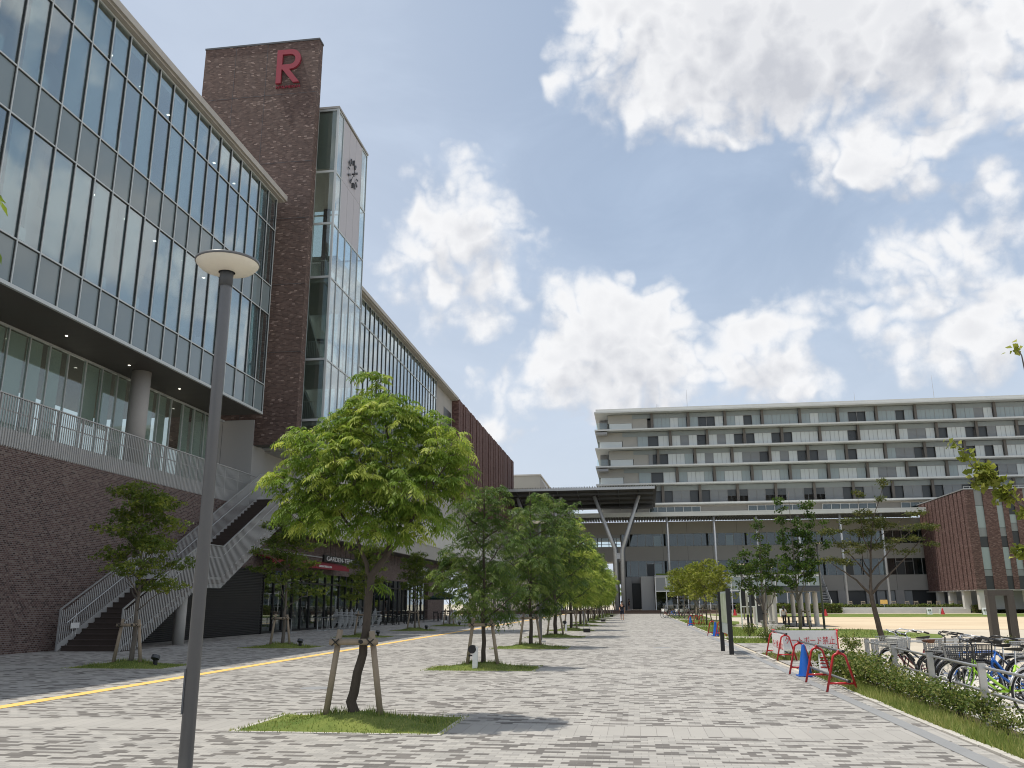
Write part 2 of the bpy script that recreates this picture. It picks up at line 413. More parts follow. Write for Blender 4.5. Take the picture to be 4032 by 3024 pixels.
def leaf_mat(name, dark, mid, young, transl=0.45, rough=0.45):
    m, nt, out = newmat(name)
    at = nt.nodes.new('ShaderNodeAttribute'); at.attribute_name = 'tint'
    oi = nt.nodes.new('ShaderNodeObjectInfo')
    t = mth(nt, 'ADD', at.outputs['Fac'], mth(nt, 'MULTIPLY_ADD', oi.outputs['Random'], 0.16, -0.08), clamp=True)
    c = ramp(nt, t, [(0.0, dark), (0.5, mid), (1.0, young)])
    p = nt.nodes.new('ShaderNodeBsdfPrincipled'); nt.links.new(c, p.inputs['Base Color']); p.inputs['Roughness'].default_value = rough
    p.inputs['Specular IOR Level'].default_value = 0.2
    tr = nt.nodes.new('ShaderNodeBsdfTranslucent')
    nt.links.new(mixc(nt, 1.0, c, (1.15,1.22,0.72), 'MULTIPLY'), tr.inputs[0])
    mx = nt.nodes.new('ShaderNodeMixShader'); mx.inputs[0].default_value = transl
    nt.links.new(p.outputs[0], mx.inputs[1]); nt.links.new(tr.outputs[0], mx.inputs[2]); nt.links.new(mx.outputs[0], out.inputs[0])
    return m
def ground_mat(name, a, b, scale=0.3, fine=40.0, rough=0.95, speck=0.2):
    m, nt, out = newmat(name); p = nt.nodes.new('ShaderNodeBsdfPrincipled'); nt.links.new(p.outputs[0], out.inputs[0])
    v = coords(nt); n1 = noise(nt, v, scale, 7, 0.62); n2 = noise(nt, v, fine, 3, 0.7)
    c = mixc(nt, smooth(nt, n1.outputs[0], 0.32, 0.68), a, b)
    f = mth(nt, 'MULTIPLY_ADD', n2.outputs[0], 2*speck, 1-speck)
    cmb = nt.nodes.new('ShaderNodeCombineXYZ')
    for i in range(3): nt.links.new(f, cmb.inputs[i])
    nt.links.new(mixc(nt, 1.0, c, cmb.outputs[0], 'MULTIPLY'), p.inputs['Base Color'])
    p.inputs['Roughness'].default_value = rough; p.inputs['Specular IOR Level'].default_value = 0.2
    b_ = nt.nodes.new('ShaderNodeBump'); b_.inputs['Strength'].default_value = 0.4; b_.inputs['Distance'].default_value = 0.01
    nt.links.new(n2.outputs[0], b_.inputs['Height']); nt.links.new(b_.outputs[0], p.inputs['Normal'])
    return m
M = {}
M['paving'] = paving_mat()
M['brick'] = brick_mat('dark_brown_brick', [(0.0,(0.042,0.026,0.023)),(0.3,(0.082,0.048,0.042)),(0.6,(0.112,0.070,0.061)),(0.85,(0.136,0.097,0.082)),(1.0,(0.175,0.135,0.115))], 0.14, 0.066, 0.009, (0.20,0.175,0.165))
M['brick_tower'] = brick_mat('tower_brick', [(0.0,(0.072,0.049,0.043)),(0.5,(0.106,0.071,0.061)),(0.88,(0.134,0.093,0.080)),(0.94,(0.16,0.115,0.10)),(1.0,(0.31,0.235,0.205))], 0.19, 0.075, 0.006, (0.11,0.085,0.08), 0.2)
M['brick_red'] = brick_mat('red_brown_brick', [(0.0,(0.082,0.048,0.044)),(0.5,(0.125,0.074,0.066)),(0.85,(0.155,0.095,0.085)),(1.0,(0.21,0.145,0.13))], 0.24, 0.10, 0.004, (0.14,0.09,0.08), 0.15)
M['brick_rib'] = brick_mat('ribbed_brick', [(0.0,(0.085,0.045,0.04)),(0.5,(0.125,0.07,0.062)),(1.0,(0.17,0.10,0.09))], 0.30, 0.11, 0.004, (0.09,0.06,0.055), 0.15)
M['concrete'] = mott('concrete', (0.36,0.35,0.335), 0.85, amt=0.16, scale=0.6, fine=14, famt=0.07)
M['concrete_pale'] = mott('pale_concrete', (0.52,0.51,0.48), 0.85, amt=0.14, scale=0.8, fine=18, famt=0.07)
M['grey_panel'] = mott('grey_cladding', (0.33,0.33,0.325), 0.6, amt=0.08, scale=0.3, fine=6, famt=0.03)
M['warm_panel'] = mott('warm_grey_cladding', (0.35,0.335,0.31), 0.65, amt=0.10, scale=0.3, fine=6, famt=0.03)
M['beige_wall'] = mott('beige_wall', (0.41,0.395,0.35), 0.75, amt=0.10, scale=0.5, fine=9, famt=0.04)
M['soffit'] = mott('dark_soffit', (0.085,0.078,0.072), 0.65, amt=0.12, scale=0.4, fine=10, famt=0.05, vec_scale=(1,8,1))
M['eave'] = mott('eave_concrete', (0.40,0.385,0.36), 0.8, amt=0.2, scale=1.2, fine=20, famt=0.08)
M['alu'] = mott('brushed_aluminium', (0.46,0.47,0.47), 0.38, 0.55, amt=0.10, scale=1.5, fine=30, famt=0.04)
M['mullion'] = mott('mullion_metal', (0.50,0.53,0.53), 0.45, 0.3, amt=0.10, scale=1.0, fine=18, famt=0.03)
M['mullion_dark'] = mott('dark_mullion', (0.045,0.05,0.052), 0.5, 0.1, amt=0.15)
M['rail'] = mott('galvanised_rail', (0.43,0.43,0.42), 0.5, 0.2, amt=0.12, scale=1.5, fine=25, famt=0.05)
M['stair_tread'] = mott('dark_timber_tread', (0.060,0.045,0.038), 0.7, amt=0.2, scale=3, fine=30, famt=0.1)
M['black'] = mott('black_metal', (0.018,0.018,0.019), 0.45, amt=0.2, scale=4, fine=40, famt=0.1)
M['louvre'] = mott('dark_louvre', (0.03,0.03,0.031), 0.5, amt=0.2, scale=1, fine=20, famt=0.08)
M['charcoal'] = mott('charcoal_paint', (0.075,0.08,0.088), 0.5, 0.1, amt=0.15, scale=2, fine=25, famt=0.06)
M['pole'] = mott('grey_lamp_paint', (0.135,0.14,0.15), 0.42, 0.15, amt=0.12, scale=2, fine=60, famt=0.05)
M['lamp_white'] = mott('lamp_diffuser', (0.74,0.70,0.61), 0.45, amt=0.09, scale=5, fine=30, famt=0.03)
M['white'] = mott('white_paint', (0.78,0.78,0.76), 0.5, amt=0.06, scale=1.5, fine=20, famt=0.03)
M['slab_white'] = mott('white_slab_edge', (0.56,0.57,0.55), 0.7, amt=0.12, scale=0.5, fine=8, famt=0.04)
M['blind'] = mott('pale_blind', (0.64,0.68,0.665), 0.7, amt=0.05, scale=0.5, fine=5, famt=0.02)
M['dark_pane'] = mott('dark_pane', (0.075,0.083,0.086), 0.3, amt=0.2, scale=0.5)
M['lintel'] = mott('pale_lintel', (0.30,0.335,0.338), 0.6, amt=0.10, scale=0.3, fine=5, famt=0.03)
M['frost'] = mott('frosted_panel', (0.355,0.415,0.418), 0.4, amt=0.06, scale=0.5, fine=5, famt=0.02)
M['louvre_grey'] = mott('grey_louvre', (0.27,0.285,0.29), 0.55, amt=0.08, scale=0.5, fine=6, famt=0.03)
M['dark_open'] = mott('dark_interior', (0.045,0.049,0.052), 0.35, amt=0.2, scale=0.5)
M['pilaster'] = mott('brown_grey_pilaster', (0.15,0.135,0.12), 0.7, amt=0.12)
M['clock_panel'] = mott('clock_panel', (0.42,0.41,0.44), 0.5, amt=0.04, scale=0.4, fine=8, famt=0.02)
M['spandrel'] = None
M['red_letter'] = mott('red_letter_paint', (0.26,0.035,0.055), 0.6, amt=0.08)
M['red_pipe'] = mott('red_barrier_paint', (0.46,0.022,0.026), 0.35, amt=0.14, scale=6, fine=60, famt=0.06, coat=0.3)
M['red_awning'] = mott('red_awning_cloth', (0.19,0.016,0.024), 0.85, amt=0.15, scale=1.5)
M['steel'] = mott('steel_pipe', (0.48,0.48,0.47), 0.35, 0.8, amt=0.2, scale=6, fine=50, famt=0.1)
M['steel_dull'] = mott('dull_steel', (0.50,0.51,0.52), 0.45, 0.35, amt=0.2, scale=4, fine=50, famt=0.08)
M['blue_cone'] = mott('blue_cone', (0.012,0.10,0.42), 0.45, amt=0.12, scale=6, fine=60, famt=0.08)
M['red_text'] = mott('red_lettering', (0.50,0.03,0.04), 0.6, amt=0.05)
M['banner'] = mott('white_banner', (0.74,0.75,0.76), 0.65, amt=0.05, scale=2)
M['stake'] = mott('weathered_stake', (0.31,0.25,0.185), 0.85, amt=0.22, scale=3, fine=30, famt=0.14, vec_scale=(4,4,1), bump=0.004)
M['bark'] = mott('grey_brown_bark', (0.072,0.058,0.046), 0.92, amt=0.35, scale=7, fine=45, famt=0.25, vec_scale=(2,2,0.7), bump=0.012)
M['bark_grey'] = mott('pale_bark', (0.145,0.128,0.108), 0.9, amt=0.3, scale=8, fine=45, famt=0.2, vec_scale=(2,2,0.8), bump=0.008)
M['old_wood'] = mott('weathered_dark_wood', (0.070,0.062,0.054), 0.85, amt=0.35, scale=1.4, fine=18, famt=0.2, vec_scale=(4,4,0.6), bump=0.006)
M['yellow'] = mott('yellow_tactile', (0.80,0.50,0.15), 0.8, amt=0.10, scale=1.2, fine=40, famt=0.10)
M['gutter'] = mott('gutter_grey', (0.235,0.24,0.245), 0.8, amt=0.2, scale=1.2, fine=30, famt=0.12)
M['kerb'] = mott('pale_kerb', (0.46,0.44,0.40), 0.85, amt=0.2, scale=2.5, fine=30, famt=0.12)
M['deck'] = mott('brown_deck', (0.13,0.085,0.065), 0.8, amt=0.2, scale=1.0, fine=12, famt=0.1, vec_scale=(0.5,6,6))
M['plaza'] = ground_mat('beige_plaza', (0.43,0.385,0.31), (0.53,0.475,0.385), 0.2, 30)
M['sand'] = ground_mat('pale_sand', (0.50,0.40,0.275), (0.59,0.485,0.345), 0.12, 18, speck=0.12)
M['pad'] = ground_mat('pale_pad', (0.52,0.49,0.43), (0.60,0.57,0.51), 0.5, 30)
M['turf'] = ground_mat('turf', (0.08,0.125,0.025), (0.17,0.20,0.05), 0.9, 60, speck=0.45)
M['soil'] = ground_mat('soil', (0.09,0.07,0.045), (0.15,0.12,0.075), 1.5, 50, speck=0.35)
M['glass'] = glass_mat('hall_glass', (0.76,0.85,0.87), 0.19, 0.9, wave=0.05)
M['glass_pale'] = glass_mat('tower_glass', (0.76,0.85,0.87), 0.16, 1.0, wave=0.03)
M['glass_low'] = glass_mat('terrace_glass', (0.79,0.84,0.81), 0.06, 0.8, wave=0.03)
M['glass_shop'] = glass_mat('shop_glass', (0.70,0.74,0.72), 0.05, 0.9)
M['glass_far'] = glass_mat('far_glass', (0.66,0.71,0.72), 0.05, 0.8)
M['glass_clear'] = glass_mat('clear_glass', (0.90,0.95,0.95), 0.03, 0.8)
def spandrel_mat():
    m, nt, out = newmat('spandrel_glass'); p = nt.nodes.new('ShaderNodeBsdfPrincipled'); nt.links.new(p.outputs[0], out.inputs[0])
    v = coords(nt); n = noise(nt, v, 0.6, 3, 0.5)
    nt.links.new(mixc(nt, n.outputs[0], (0.165,0.21,0.225), (0.20,0.245,0.26)), p.inputs['Base Color'])
    p.inputs['Roughness'].default_value = 0.06; p.inputs['Specular IOR Level'].default_value = 0.75
    return m
M['spandrel'] = spandrel_mat()
M['down'] = emit_mat('downlight_glow', (1.0,0.93,0.78), 4.0)
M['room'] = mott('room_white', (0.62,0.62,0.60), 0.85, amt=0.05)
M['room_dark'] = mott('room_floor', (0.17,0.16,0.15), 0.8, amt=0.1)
M['leaf_sunlit'] = leaf_mat('pinnate_leaf', (0.080,0.145,0.026), (0.180,0.265,0.046), (0.46,0.50,0.13), 0.48, 0.5)
M['leaf_shaded'] = leaf_mat('shaded_street_leaf', (0.046,0.088,0.024), (0.092,0.148,0.036), (0.22,0.27,0.075), 0.42)  # same row's leaf, colour darkened for less lit trees; sunlit copy above
M['leaf_maple'] = leaf_mat('maple_leaf', (0.062,0.100,0.020), (0.125,0.175,0.034), (0.27,0.29,0.06), 0.42)
M['leaf_olive'] = leaf_mat('olive_maple_leaf', (0.042,0.060,0.018), (0.078,0.095,0.028), (0.165,0.155,0.05), 0.38)
M['leaf_katsura'] = leaf_mat('round_leaf', (0.030,0.062,0.014), (0.058,0.105,0.022), (0.13,0.165,0.04), 0.35, 0.65)
M['leaf_gold'] = leaf_mat('yellow_green_leaf', (0.12,0.155,0.025), (0.21,0.235,0.045), (0.36,0.36,0.09), 0.42, 0.6)
M['leaf_hedge'] = leaf_mat('hedge_leaf', (0.055,0.090,0.020), (0.115,0.160,0.038), (0.27,0.26,0.09), 0.32, 0.6)
M['grass'] = leaf_mat('grass_blade', (0.11,0.165,0.040), (0.22,0.28,0.075), (0.46,0.43,0.18), 0.38, 0.6)
M['skin'] = mott('skin', (0.48,0.28,0.19), 0.55, amt=0.05)
M['cloth_black'] = mott('black_cloth', (0.014,0.014,0.017), 0.85, amt=0.15, scale=10)
M['cloth_navy'] = mott('navy_cloth', (0.014,0.018,0.038), 0.85, amt=0.15, scale=10)
M['cloth_grey'] = mott('grey_cloth', (0.36,0.35,0.34), 0.85, amt=0.12, scale=10)
M['hair'] = mott('black_hair', (0.010,0.009,0.009), 0.5, amt=0.1)
M['rubber'] = mott('rubber', (0.016,0.016,0.016), 0.7, amt=0.15, scale=10)
M['chrome'] = mott('chrome', (0.72,0.72,0.72), 0.16, 1.0, amt=0.06)
M['blue_frame'] = mott('blue_frame_paint', (0.014,0.13,0.52), 0.3, amt=0.06, coat=0.5)
M['lime_frame'] = mott('lime_frame_paint', (0.36,0.66,0.04), 0.3, amt=0.06, coat=0.5)
M['maroon_frame'] = mott('maroon_frame_paint', (0.14,0.012,0.014), 0.3, amt=0.08, coat=0.5)
M['black_frame'] = mott('black_frame_paint', (0.016,0.016,0.018), 0.3, amt=0.08, coat=0.4)
M['silver_frame'] = mott('silver_frame_paint', (0.50,0.51,0.52), 0.3, 0.5, amt=0.06)
M['brown_leather'] = mott('brown_leather', (0.20,0.075,0.035), 0.45, amt=0.12, scale=12)
M['white_basket'] = mott('white_basket', (0.62,0.61,0.58), 0.6, amt=0.1, scale=8)
M['umbrella_green'] = mott('dark_green_canvas', (0.010,0.032,0.024), 0.85, amt=0.15)
M['beige_plastic'] = mott('beige_plastic', (0.46,0.39,0.30), 0.6, amt=0.08)
M['map_face'] = ground_mat('map_print', (0.30,0.36,0.24), (0.46,0.50,0.44), 1.4, 9, 0.4, 0.2)
M['corrugated'] = mott('corrugated_metal', (0.17,0.17,0.165), 0.6, 0.2, amt=0.15, scale=0.6)
M['corrugated_dark'] = mott('dark_corrugated_metal', (0.055,0.055,0.054), 0.65, 0.1, amt=0.15, scale=0.6)
rng = random.Random(7)
# ------------------------------------------------------------ ground sheets
struct('ground', MB().quad((-900,-300,-0.02),(900,-300,-0.02),(900,1500,-0.02),(-900,1500,-0.02)), M['plaza'])
struct('paved_street', MB().quad((-24,-25,0.0),(3.78,-25,0.0),(3.78,133,0.0),(-24,133,0.0)), M['paving'])
for a, b in ((21.5,26.0),(29.8,36.8),(41.5,43.8),(62.0,63.5),(87.0,91.0)):
    struct('side_path', MB().quad((3.94,a,0.0),(6.6,a,0.0),(6.6,b,0.0),(3.94,b,0.0)), M['paving'] if b < 40 else M['pad'])
struct('tactile_strip', MB().quad((-10.42,-25,0.006),(-10.12,-25,0.006),(-10.12,133,0.006),(-10.42,133,0.006)), M['yellow'])
struct('gutter', MB().quad((3.40,-25,0.005),(3.60,-25,0.005),(3.60,133,0.005),(3.40,133,0.005)), M['gutter'])
kb = MB()
yk = -25.0
while yk < 118:
    if not any(a < yk+0.3 < b for a, b in ((21.5,26.0),(29.8,36.8),(41.5,43.8),(62.0,63.5),(87.0,91.0))):
        kb.box(3.79+rng.uniform(-.004,.004), 3.89, yk+0.004, yk+0.596, -0.02, 0.022+rng.uniform(-.010,.008))
    yk += 0.6
struct('kerb', kb, M['kerb'])
struct('bicycle_pad', MB().quad((4.75,4,-0.012),(9.6,4,-0.012),(9.6,21.8,-0.012),(4.75,21.8,-0.012)), M['pad'])
struct('sand_field', MB().add([(12.4,55.7,-0.013),(80,52,-0.013),(90,99,-0.013),(13,100,-0.013),(11.2,72,-0.013)], [(0,1,2,3,4)]), M['sand'])
LAWNS = [('lawn',[(9.6,43.2),(13.4,41.8),(15.2,46.5),(13.9,55.0),(11.9,56.2),(8.6,58.0),(8.3,50)]),
         ('lawn',[(10.5,99.5),(92,99),(92,124.5),(9.0,124.5)]),
         ('lawn',[(3.94,43.8),(5.6,43.8),(7.2,52),(8.6,60),(5.2,62),(3.94,62)]),
         ('lawn',[(3.94,63.5),(6.2,63.5),(7.9,70),(8.8,78),(6.4,87),(3.94,87)]),
         ('lawn',[(3.94,91),(7.5,91),(8.5,115),(3.94,115)]),
         ('lawn',[(3.94,36.8),(5.9,36.8),(6.6,41.5),(3.94,41.5)]),
         ('lawn',[(3.94,26.0),(6.3,26.0),(6.3,29.7),(3.94,29.7)]),
         ('lawn',[(3.94,-10),(4.75,-10),(4.75,21.5),(3.94,21.5)])]
for nme, pl in LAWNS:
    struct(nme, MB().add([(x,y,-0.006) for x,y in pl], [tuple(range(len(pl)))]), M['turf'] if pl[0][1] > 30 else M['soil'])
struct('low_kerb', MB().box(11.2, 40, 37.6, 37.85, -0.02, 0.16), M['concrete'])

# ------------------------------------------------------------ glass hall (left)
GX = -20.1; SP = 1.165
hall = T('glass_hall', 'long hall with a glass curtain wall hanging over a dark brown brick base and terrace', 'building', (-21.1, 30, 0))
b = MB(); b.box(-30,-21.1,6,45.0,0,6.9); b.out('brick_base', M['brick'], hall)
MB().box(-29.9,-21.16,6,44.98,6.902,7.33).out('terrace_floor', M['concrete'], hall)
# terrace railing
rl = MB(); rl.box(-21.13,-21.105,6,44.95,6.905,7.50)
y = 6.0
while y < 44.95:
    rl.box(-21.10,-21.07,y,y+0.028,6.86,8.63); y += 0.125
y = 6.0
while y < 44.95:
    rl.box(-21.16,-21.075,y-0.02,y+0.02,7.0,8.63); y += 1.5
r_ = rl.out('terrace_railing', M['rail'], hall)
MB().box(-21.17,-21.06,6,44.95,8.632,8.67).out('top_rail', M['rail'], r_)
MB().box(-21.16,-21.13,6,44.95,8.10,8.14).out('middle_rail', M['rail'], r_)
# recessed terrace glazing
y0 = 45.0 - SP*30
lm = MB()
for i in range(31):
    yy = y0 + SP*i
    if yy < 44.9: lm.box(-22.93,-22.83,yy-0.025,yy+0.025,7.33,11.79)
lm.box(-22.92,-22.84,y0,44.9,11.70,11.79); lm.box(-22.92,-22.84,y0,44.9,7.34,7.44)
lm.out('terrace_frame', M['mullion'], hall)
for i in range(30):
    yy = y0 + SP*i
    if yy + SP > 44.95: continue
    MB().box(-22.89,-22.87,yy+0.026,yy+SP-0.026,7.445,11.695).out('terrace_window', M['glass_low'], hall)
    k = i % 7
    if k != 4:
        zb_ = 11.68 - rng.choice([4.15, 4.15, 4.15, 2.6])
        MB().box(-23.02,-23.0,yy+0.05,yy+SP*rng.choice([.78,.95]),zb_,11.68).out('blind', M['blind'], hall)
for zc_ in ((-21.72, 34.5), (-21.72, 23.2)):
    MB().cyl(zc_[0], zc_[1], 7.332, 11.80, 0.42, 28).out('round_column', M['concrete'], hall, smooth=True)
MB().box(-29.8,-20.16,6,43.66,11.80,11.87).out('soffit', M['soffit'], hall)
for i, yy in enumerate((24.8, 29.0, 33.3, 37.6, 41.6)):
    MB().cyl(-21.6, yy, 11.785, 11.799, 0.05, 12).out('downlight', M['down'], hall)
# curtain wall grid: columns end at Y=43.7
NC = 20; ys = [43.7 - SP*i for i in range(33)]
ZR = [11.87, 13.5, 17.62, 19.35, 22.8, 24.86]
fm = MB()
for yy in ys: fm.box(GX-0.02,GX+0.05,yy-0.025,yy+0.025,11.87,24.86)
for z in ZR[1:-1]: fm.box(GX-0.02,GX+0.04,ys[-1],43.67,z-0.028,z+0.028)
fm.box(GX-0.06,GX+0.06,ys[-1],43.74,11.80,11.93); fm.box(GX-0.02,GX+0.045,ys[-1],43.67,24.78,24.86)
fm.out('curtain_wall_frame', M['mullion'], hall)
dk = MB()   # dark gaskets beside the mullions
for yy in ys: dk.box(GX-0.03,GX+0.02,yy-0.044,yy-0.026,11.94,24.77); dk.box(GX-0.03,GX+0.02,yy+0.026,yy+0.034,11.94,24.77)
for z in ZR[1:-1]: dk.box(GX-0.03,GX+0.015,ys[-1],43.66,z-0.05,z-0.029)
dk.out('gasket', M['mullion_dark'], hall)
for i in range(NC):
    ya, yb = ys[i+1]+0.03, ys[i]-0.03
    for k in range(5):
        za, zb_ = ZR[k]+0.035, ZR[k+1]-0.035
        if k in (0, 2): MB().box(GX-0.05,GX-0.02-rng.uniform(0,.004),ya,yb,za,zb_).out('spandrel_panel', M['spandrel'], hall)
        else:
            e = rng.uniform(-0.003,0.003)
            MB().hexa([(GX-0.03,ya,za),(GX-0.02+e,ya,za),(GX-0.02-e,yb,za),(GX-0.03,yb,za),(GX-0.03,ya,zb_),(GX-0.02-e,ya,zb_),(GX-0.02+e,yb,zb_),(GX-0.03,yb,zb_)]).out('glass_pane', M['glass'], hall)
far = MB(); 
for k in range(5):
    far.box(GX-0.05,GX-0.02,ys[-1],ys[NC]-0.03,ZR[k]+0.035,ZR[k+1]-0.035)
tag(far.out('outer_glazing', M['spandrel'], hall), kind='stuff')
# rooms behind the glass
rm = MB(); rm.box(-24.4,-24.3,6,43.6,11.9,24.8); rm.box(-26.9,GX-0.25,43.5,43.6,11.9,24.8); rm.box(-26.9,GX-0.25,6,43.49,24.45,24.8); rm.box(-26.9,GX-0.25,6,43.49,17.9,18.4)
rm.out('room_wall', M['room'], hall)
MB().box(-26.89,GX-0.25,6,43.48,18.41,18.6).box(-26.89,GX-0.25,6,43.48,11.9,12.5).out('room_floor', M['room_dark'], hall)
for i in range(2, NC, 2):
    yy = ys[i]
    MB().box(-21.3,-20.75,yy-0.12,yy+0.34,12.5,17.89).out('inner_column', M['room'], hall) if i % 4 == 0 else None
for i in range(NC):
    ya, yb = ys[i+1], ys[i]
    if i % 2 == 1 or i % 6 == 2:
        w_ = 0.66 if i % 4 == 1 else 0.95
        MB().box(GX-0.16,GX-0.14,yb-SP*w_,yb-0.02,13.55,17.85).out('blind', M['frost'], hall)
        MB().box(GX-0.16,GX-0.14,yb-SP*w_,yb-0.02,19.4,24.4).out('blind', M['frost'], hall)
    if i % 2 == 0:
        MB().box(GX-0.62,GX-0.60,ya+0.1,yb-0.05,18.62,20.5).out('inner_parapet', M['blind'], hall)
for i in range(0, NC, 2):
    yy = (ys[i]+ys[i+1])/2
    for zz in (17.895, 24.445):
        MB().cyl(-21.35, yy, zz-0.012, zz-0.001, 0.075, 12).out('downlight', M['down'], hall)
# roof and eave
ev = MB(); ev.box(-30,-19.72,6,44.35,24.97,25.30); ev.box(-29.9,-19.85,6,44.25,24.88,24.968)
ev.out('eave', M['eave'], hall)
MB().box(-29.5,-20.0,6,44.2,25.305,25.5).out('roof', M['grey_panel'], hall)
for i, (yy, nm_) in enumerate(((24.35,'nearest'),(26.7,'second'),(29.05,'third'),(31.4,'fourth'),(37.2,'fifth'),(39.6,'farthest'))):
    t = MB().box(GX-0.75,GX-0.40,yy,yy+0.40,13.82,14.28)
    for dx in (0.36,): t.box(GX-0.399,GX-0.39,yy+0.03,yy+0.37,13.86,14.24)
    tag(t.out('white_box', M['white']), 'white cube on the window sill inside the glass hall, %s' % nm_, 'box', 'white cubes behind the hall glass')

# ------------------------------------------------------------ grey wall block at the end of the terrace
gw = T('grey_wall_block', 'plain grey wall block at the end of the terrace under the brick tower', 'wall', (-22.5, 46, 7.3))
g_ = MB(); g_.box(-25.5,-21.1,45.0,53.5,7.34,10.355); g_.box(-25.5,-21.1,45.0,45.08,10.355,11.795); g_.out('wall', M['grey_panel'], gw)
j_ = MB(); j_.box(-25.5,-21.098,44.996,45.0,8.60,8.62); j_.box(-21.1,-21.096,45.0,53.5,8.60,8.62); j_.box(-23.0,-22.98,44.996,45.0,7.34,11.79); j_.out('joint', M['charcoal'], gw)

# ------------------------------------------------------------ brick tower slab with red letter
tw = T('brick_tower', 'tall slim brown brick tower slab with a large red letter R near its top', 'tower', (-22.4, 45.4, 10.36))
MB().box(-26.32,-18.61,45.1,45.76,10.36,36.60).out('brick_slab', M['brick_tower'], tw)
MB().box(-26.36,-18.57,45.06,45.80,36.60,36.72).out('coping', M['charcoal'], tw)
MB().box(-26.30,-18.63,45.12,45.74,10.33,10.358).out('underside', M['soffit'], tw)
jt = MB()
for z in (32.85, 28.05, 24.25, 20.0, 15.8): jt.box(-26.32,-18.61,45.094,45.1,z-0.012,z+0.012); jt.box(-18.61,-18.604,45.1,45.76,z-0.012,z+0.012)
for x in (-24.2, -22.05): jt.box(x-0.01,x+0.01,45.094,45.1,10.36,36.6)
jt.out('expansion_joint', M['charcoal'], tw)
def arc(cx, cy_, rx, ry, a0, a1, n):
    return [(cx+rx*math.cos(a0+(a1-a0)*i/n), cy_+ry*math.sin(a0+(a1-a0)*i/n)) for i in range(n+1)]
H_ = 2.40
outer = [(0,0),(0.34,0),(0.34,0.98),(0.40,0.98),(1.14,0.0),(1.56,0.0),(0.84,0.98)] + arc(0.92,1.69,0.66,0.71,-math.pi/2,math.pi/2,18) + [(0,H_)]
hole = [(0.36,1.32),(0.36,2.06)] + list(reversed(arc(0.88,1.69,0.34,0.37,-math.pi/2,math.pi/2,14)))
poly_mesh('letter', [outer, hole], ((-21.30,45.00,33.56),(1,0,0),(0,0,1)), 0.16, M['red_letter'], tw)
place_text('small_lettering', 'RITSUMEIKAN', (-21.30,45.06,33.25), (1,0,0), (0,0,1), 0.17, 0.07, M['red_letter'], tw, width=1.58)

# ------------------------------------------------------------ glass lift tower with clock
EX, EY0, EY1 = -17.65, 46.6, 52.6
lt = T('lift_tower', 'glass lift tower behind the brick slab with a pale clock panel on its street side', 'tower', (-19.5, 49.6, 0))
fr = MB(); ZT = [10.36, 12.03, 15.72, 20.94, 24.48, 28.04, 32.40]
yc = [46.6, 47.66, 48.93, 50.2, 51.46, 52.6]
for i, yy in enumerate(yc):
    if i in (2,3): fr.box(EX-0.06,EX+0.03,yy-0.03,yy+0.03,10.3,24.48)
    else: fr.box(EX-0.06,EX+0.03,yy-0.035,yy+0.035,10.3,32.40)
for z in ZT:
    if z < 25: fr.box(EX-0.05,EX+0.02,EY0,EY1,z-0.05,z+0.05)
    else: fr.box(EX-0.05,EX+0.02,EY0,47.62,z-0.05,z+0.05); fr.box(EX-0.05,EX+0.02,51.5,EY1,z-0.05,z+0.05)
    fr.box(-21.4,EX,EY0-0.05,EY0+0.03,z-0.07,z+0.07); fr.box(-21.4,EX,EY1-0.03,EY1+0.05,z-0.05,z+0.05)
for x in (-18.97,-21.35): fr.box(x-0.05,x+0.05,EY0-0.05,EY0+0.03,10.3,32.4); fr.box(x-0.05,x+0.05,EY1-0.03,EY1+0.05,10.3,32.4)
fr.box(EX-0.08,EX+0.05,EY0-0.06,EY0+0.06,10.3,32.5)
fr.out('tower_frame', M['mullion'], lt)
for i in range(5):
    for k in range(len(ZT)-1):
        if ZT[k] > 24 and i in (1,2,3): continue
        e = rng.uniform(-.003,.003)
        MB().hexa([(EX-0.03,yc[i]+.04,ZT[k]+.05),(EX-0.01+e,yc[i]+.04,ZT[k]+.05),(EX-0.01-e,yc[i+1]-.04,ZT[k]+.05),(EX-0.03,yc[i+1]-.04,ZT[k]+.05),
                   (EX-0.03,yc[i]+.04,ZT[k+1]-.05),(EX-0.01-e,yc[i]+.04,ZT[k+1]-.05),(EX-0.01+e,yc[i+1]-.04,ZT[k+1]-.05),(EX-0.03,yc[i+1]-.04,ZT[k+1]-.05)]).out('glass_pane', M['glass_pale'], lt)
for k in range(len(ZT)-1):
    for xa, xb in ((-18.91,EX-0.09),(-21.29,-19.03)):
        MB().box(xa,xb,EY0-0.02,EY0-0.005,ZT[k]+.075,ZT[k+1]-.075).out('front_pane', M['glass_low'], lt)
        MB().box(xa,xb,EY1,EY1+0.015,ZT[k]+.055,ZT[k+1]-.055).out('rear_pane', M['glass_clear'], lt)
for i in (1,2,3):
    for za, zb_ in ((24.53,28.03),(28.05,32.38)):
        MB().box(EX-0.05,EX+0.015,yc[i]+.012,yc[i+1]-.012,za,zb_).out('clock_wall_panel', M['clock_panel'], lt)
ro = MB(); ro.box(-21.5,EX+0.08,EY0-0.09,EY1+0.09,32.48,32.62); ro.out('roof', M['grey_panel'], lt)
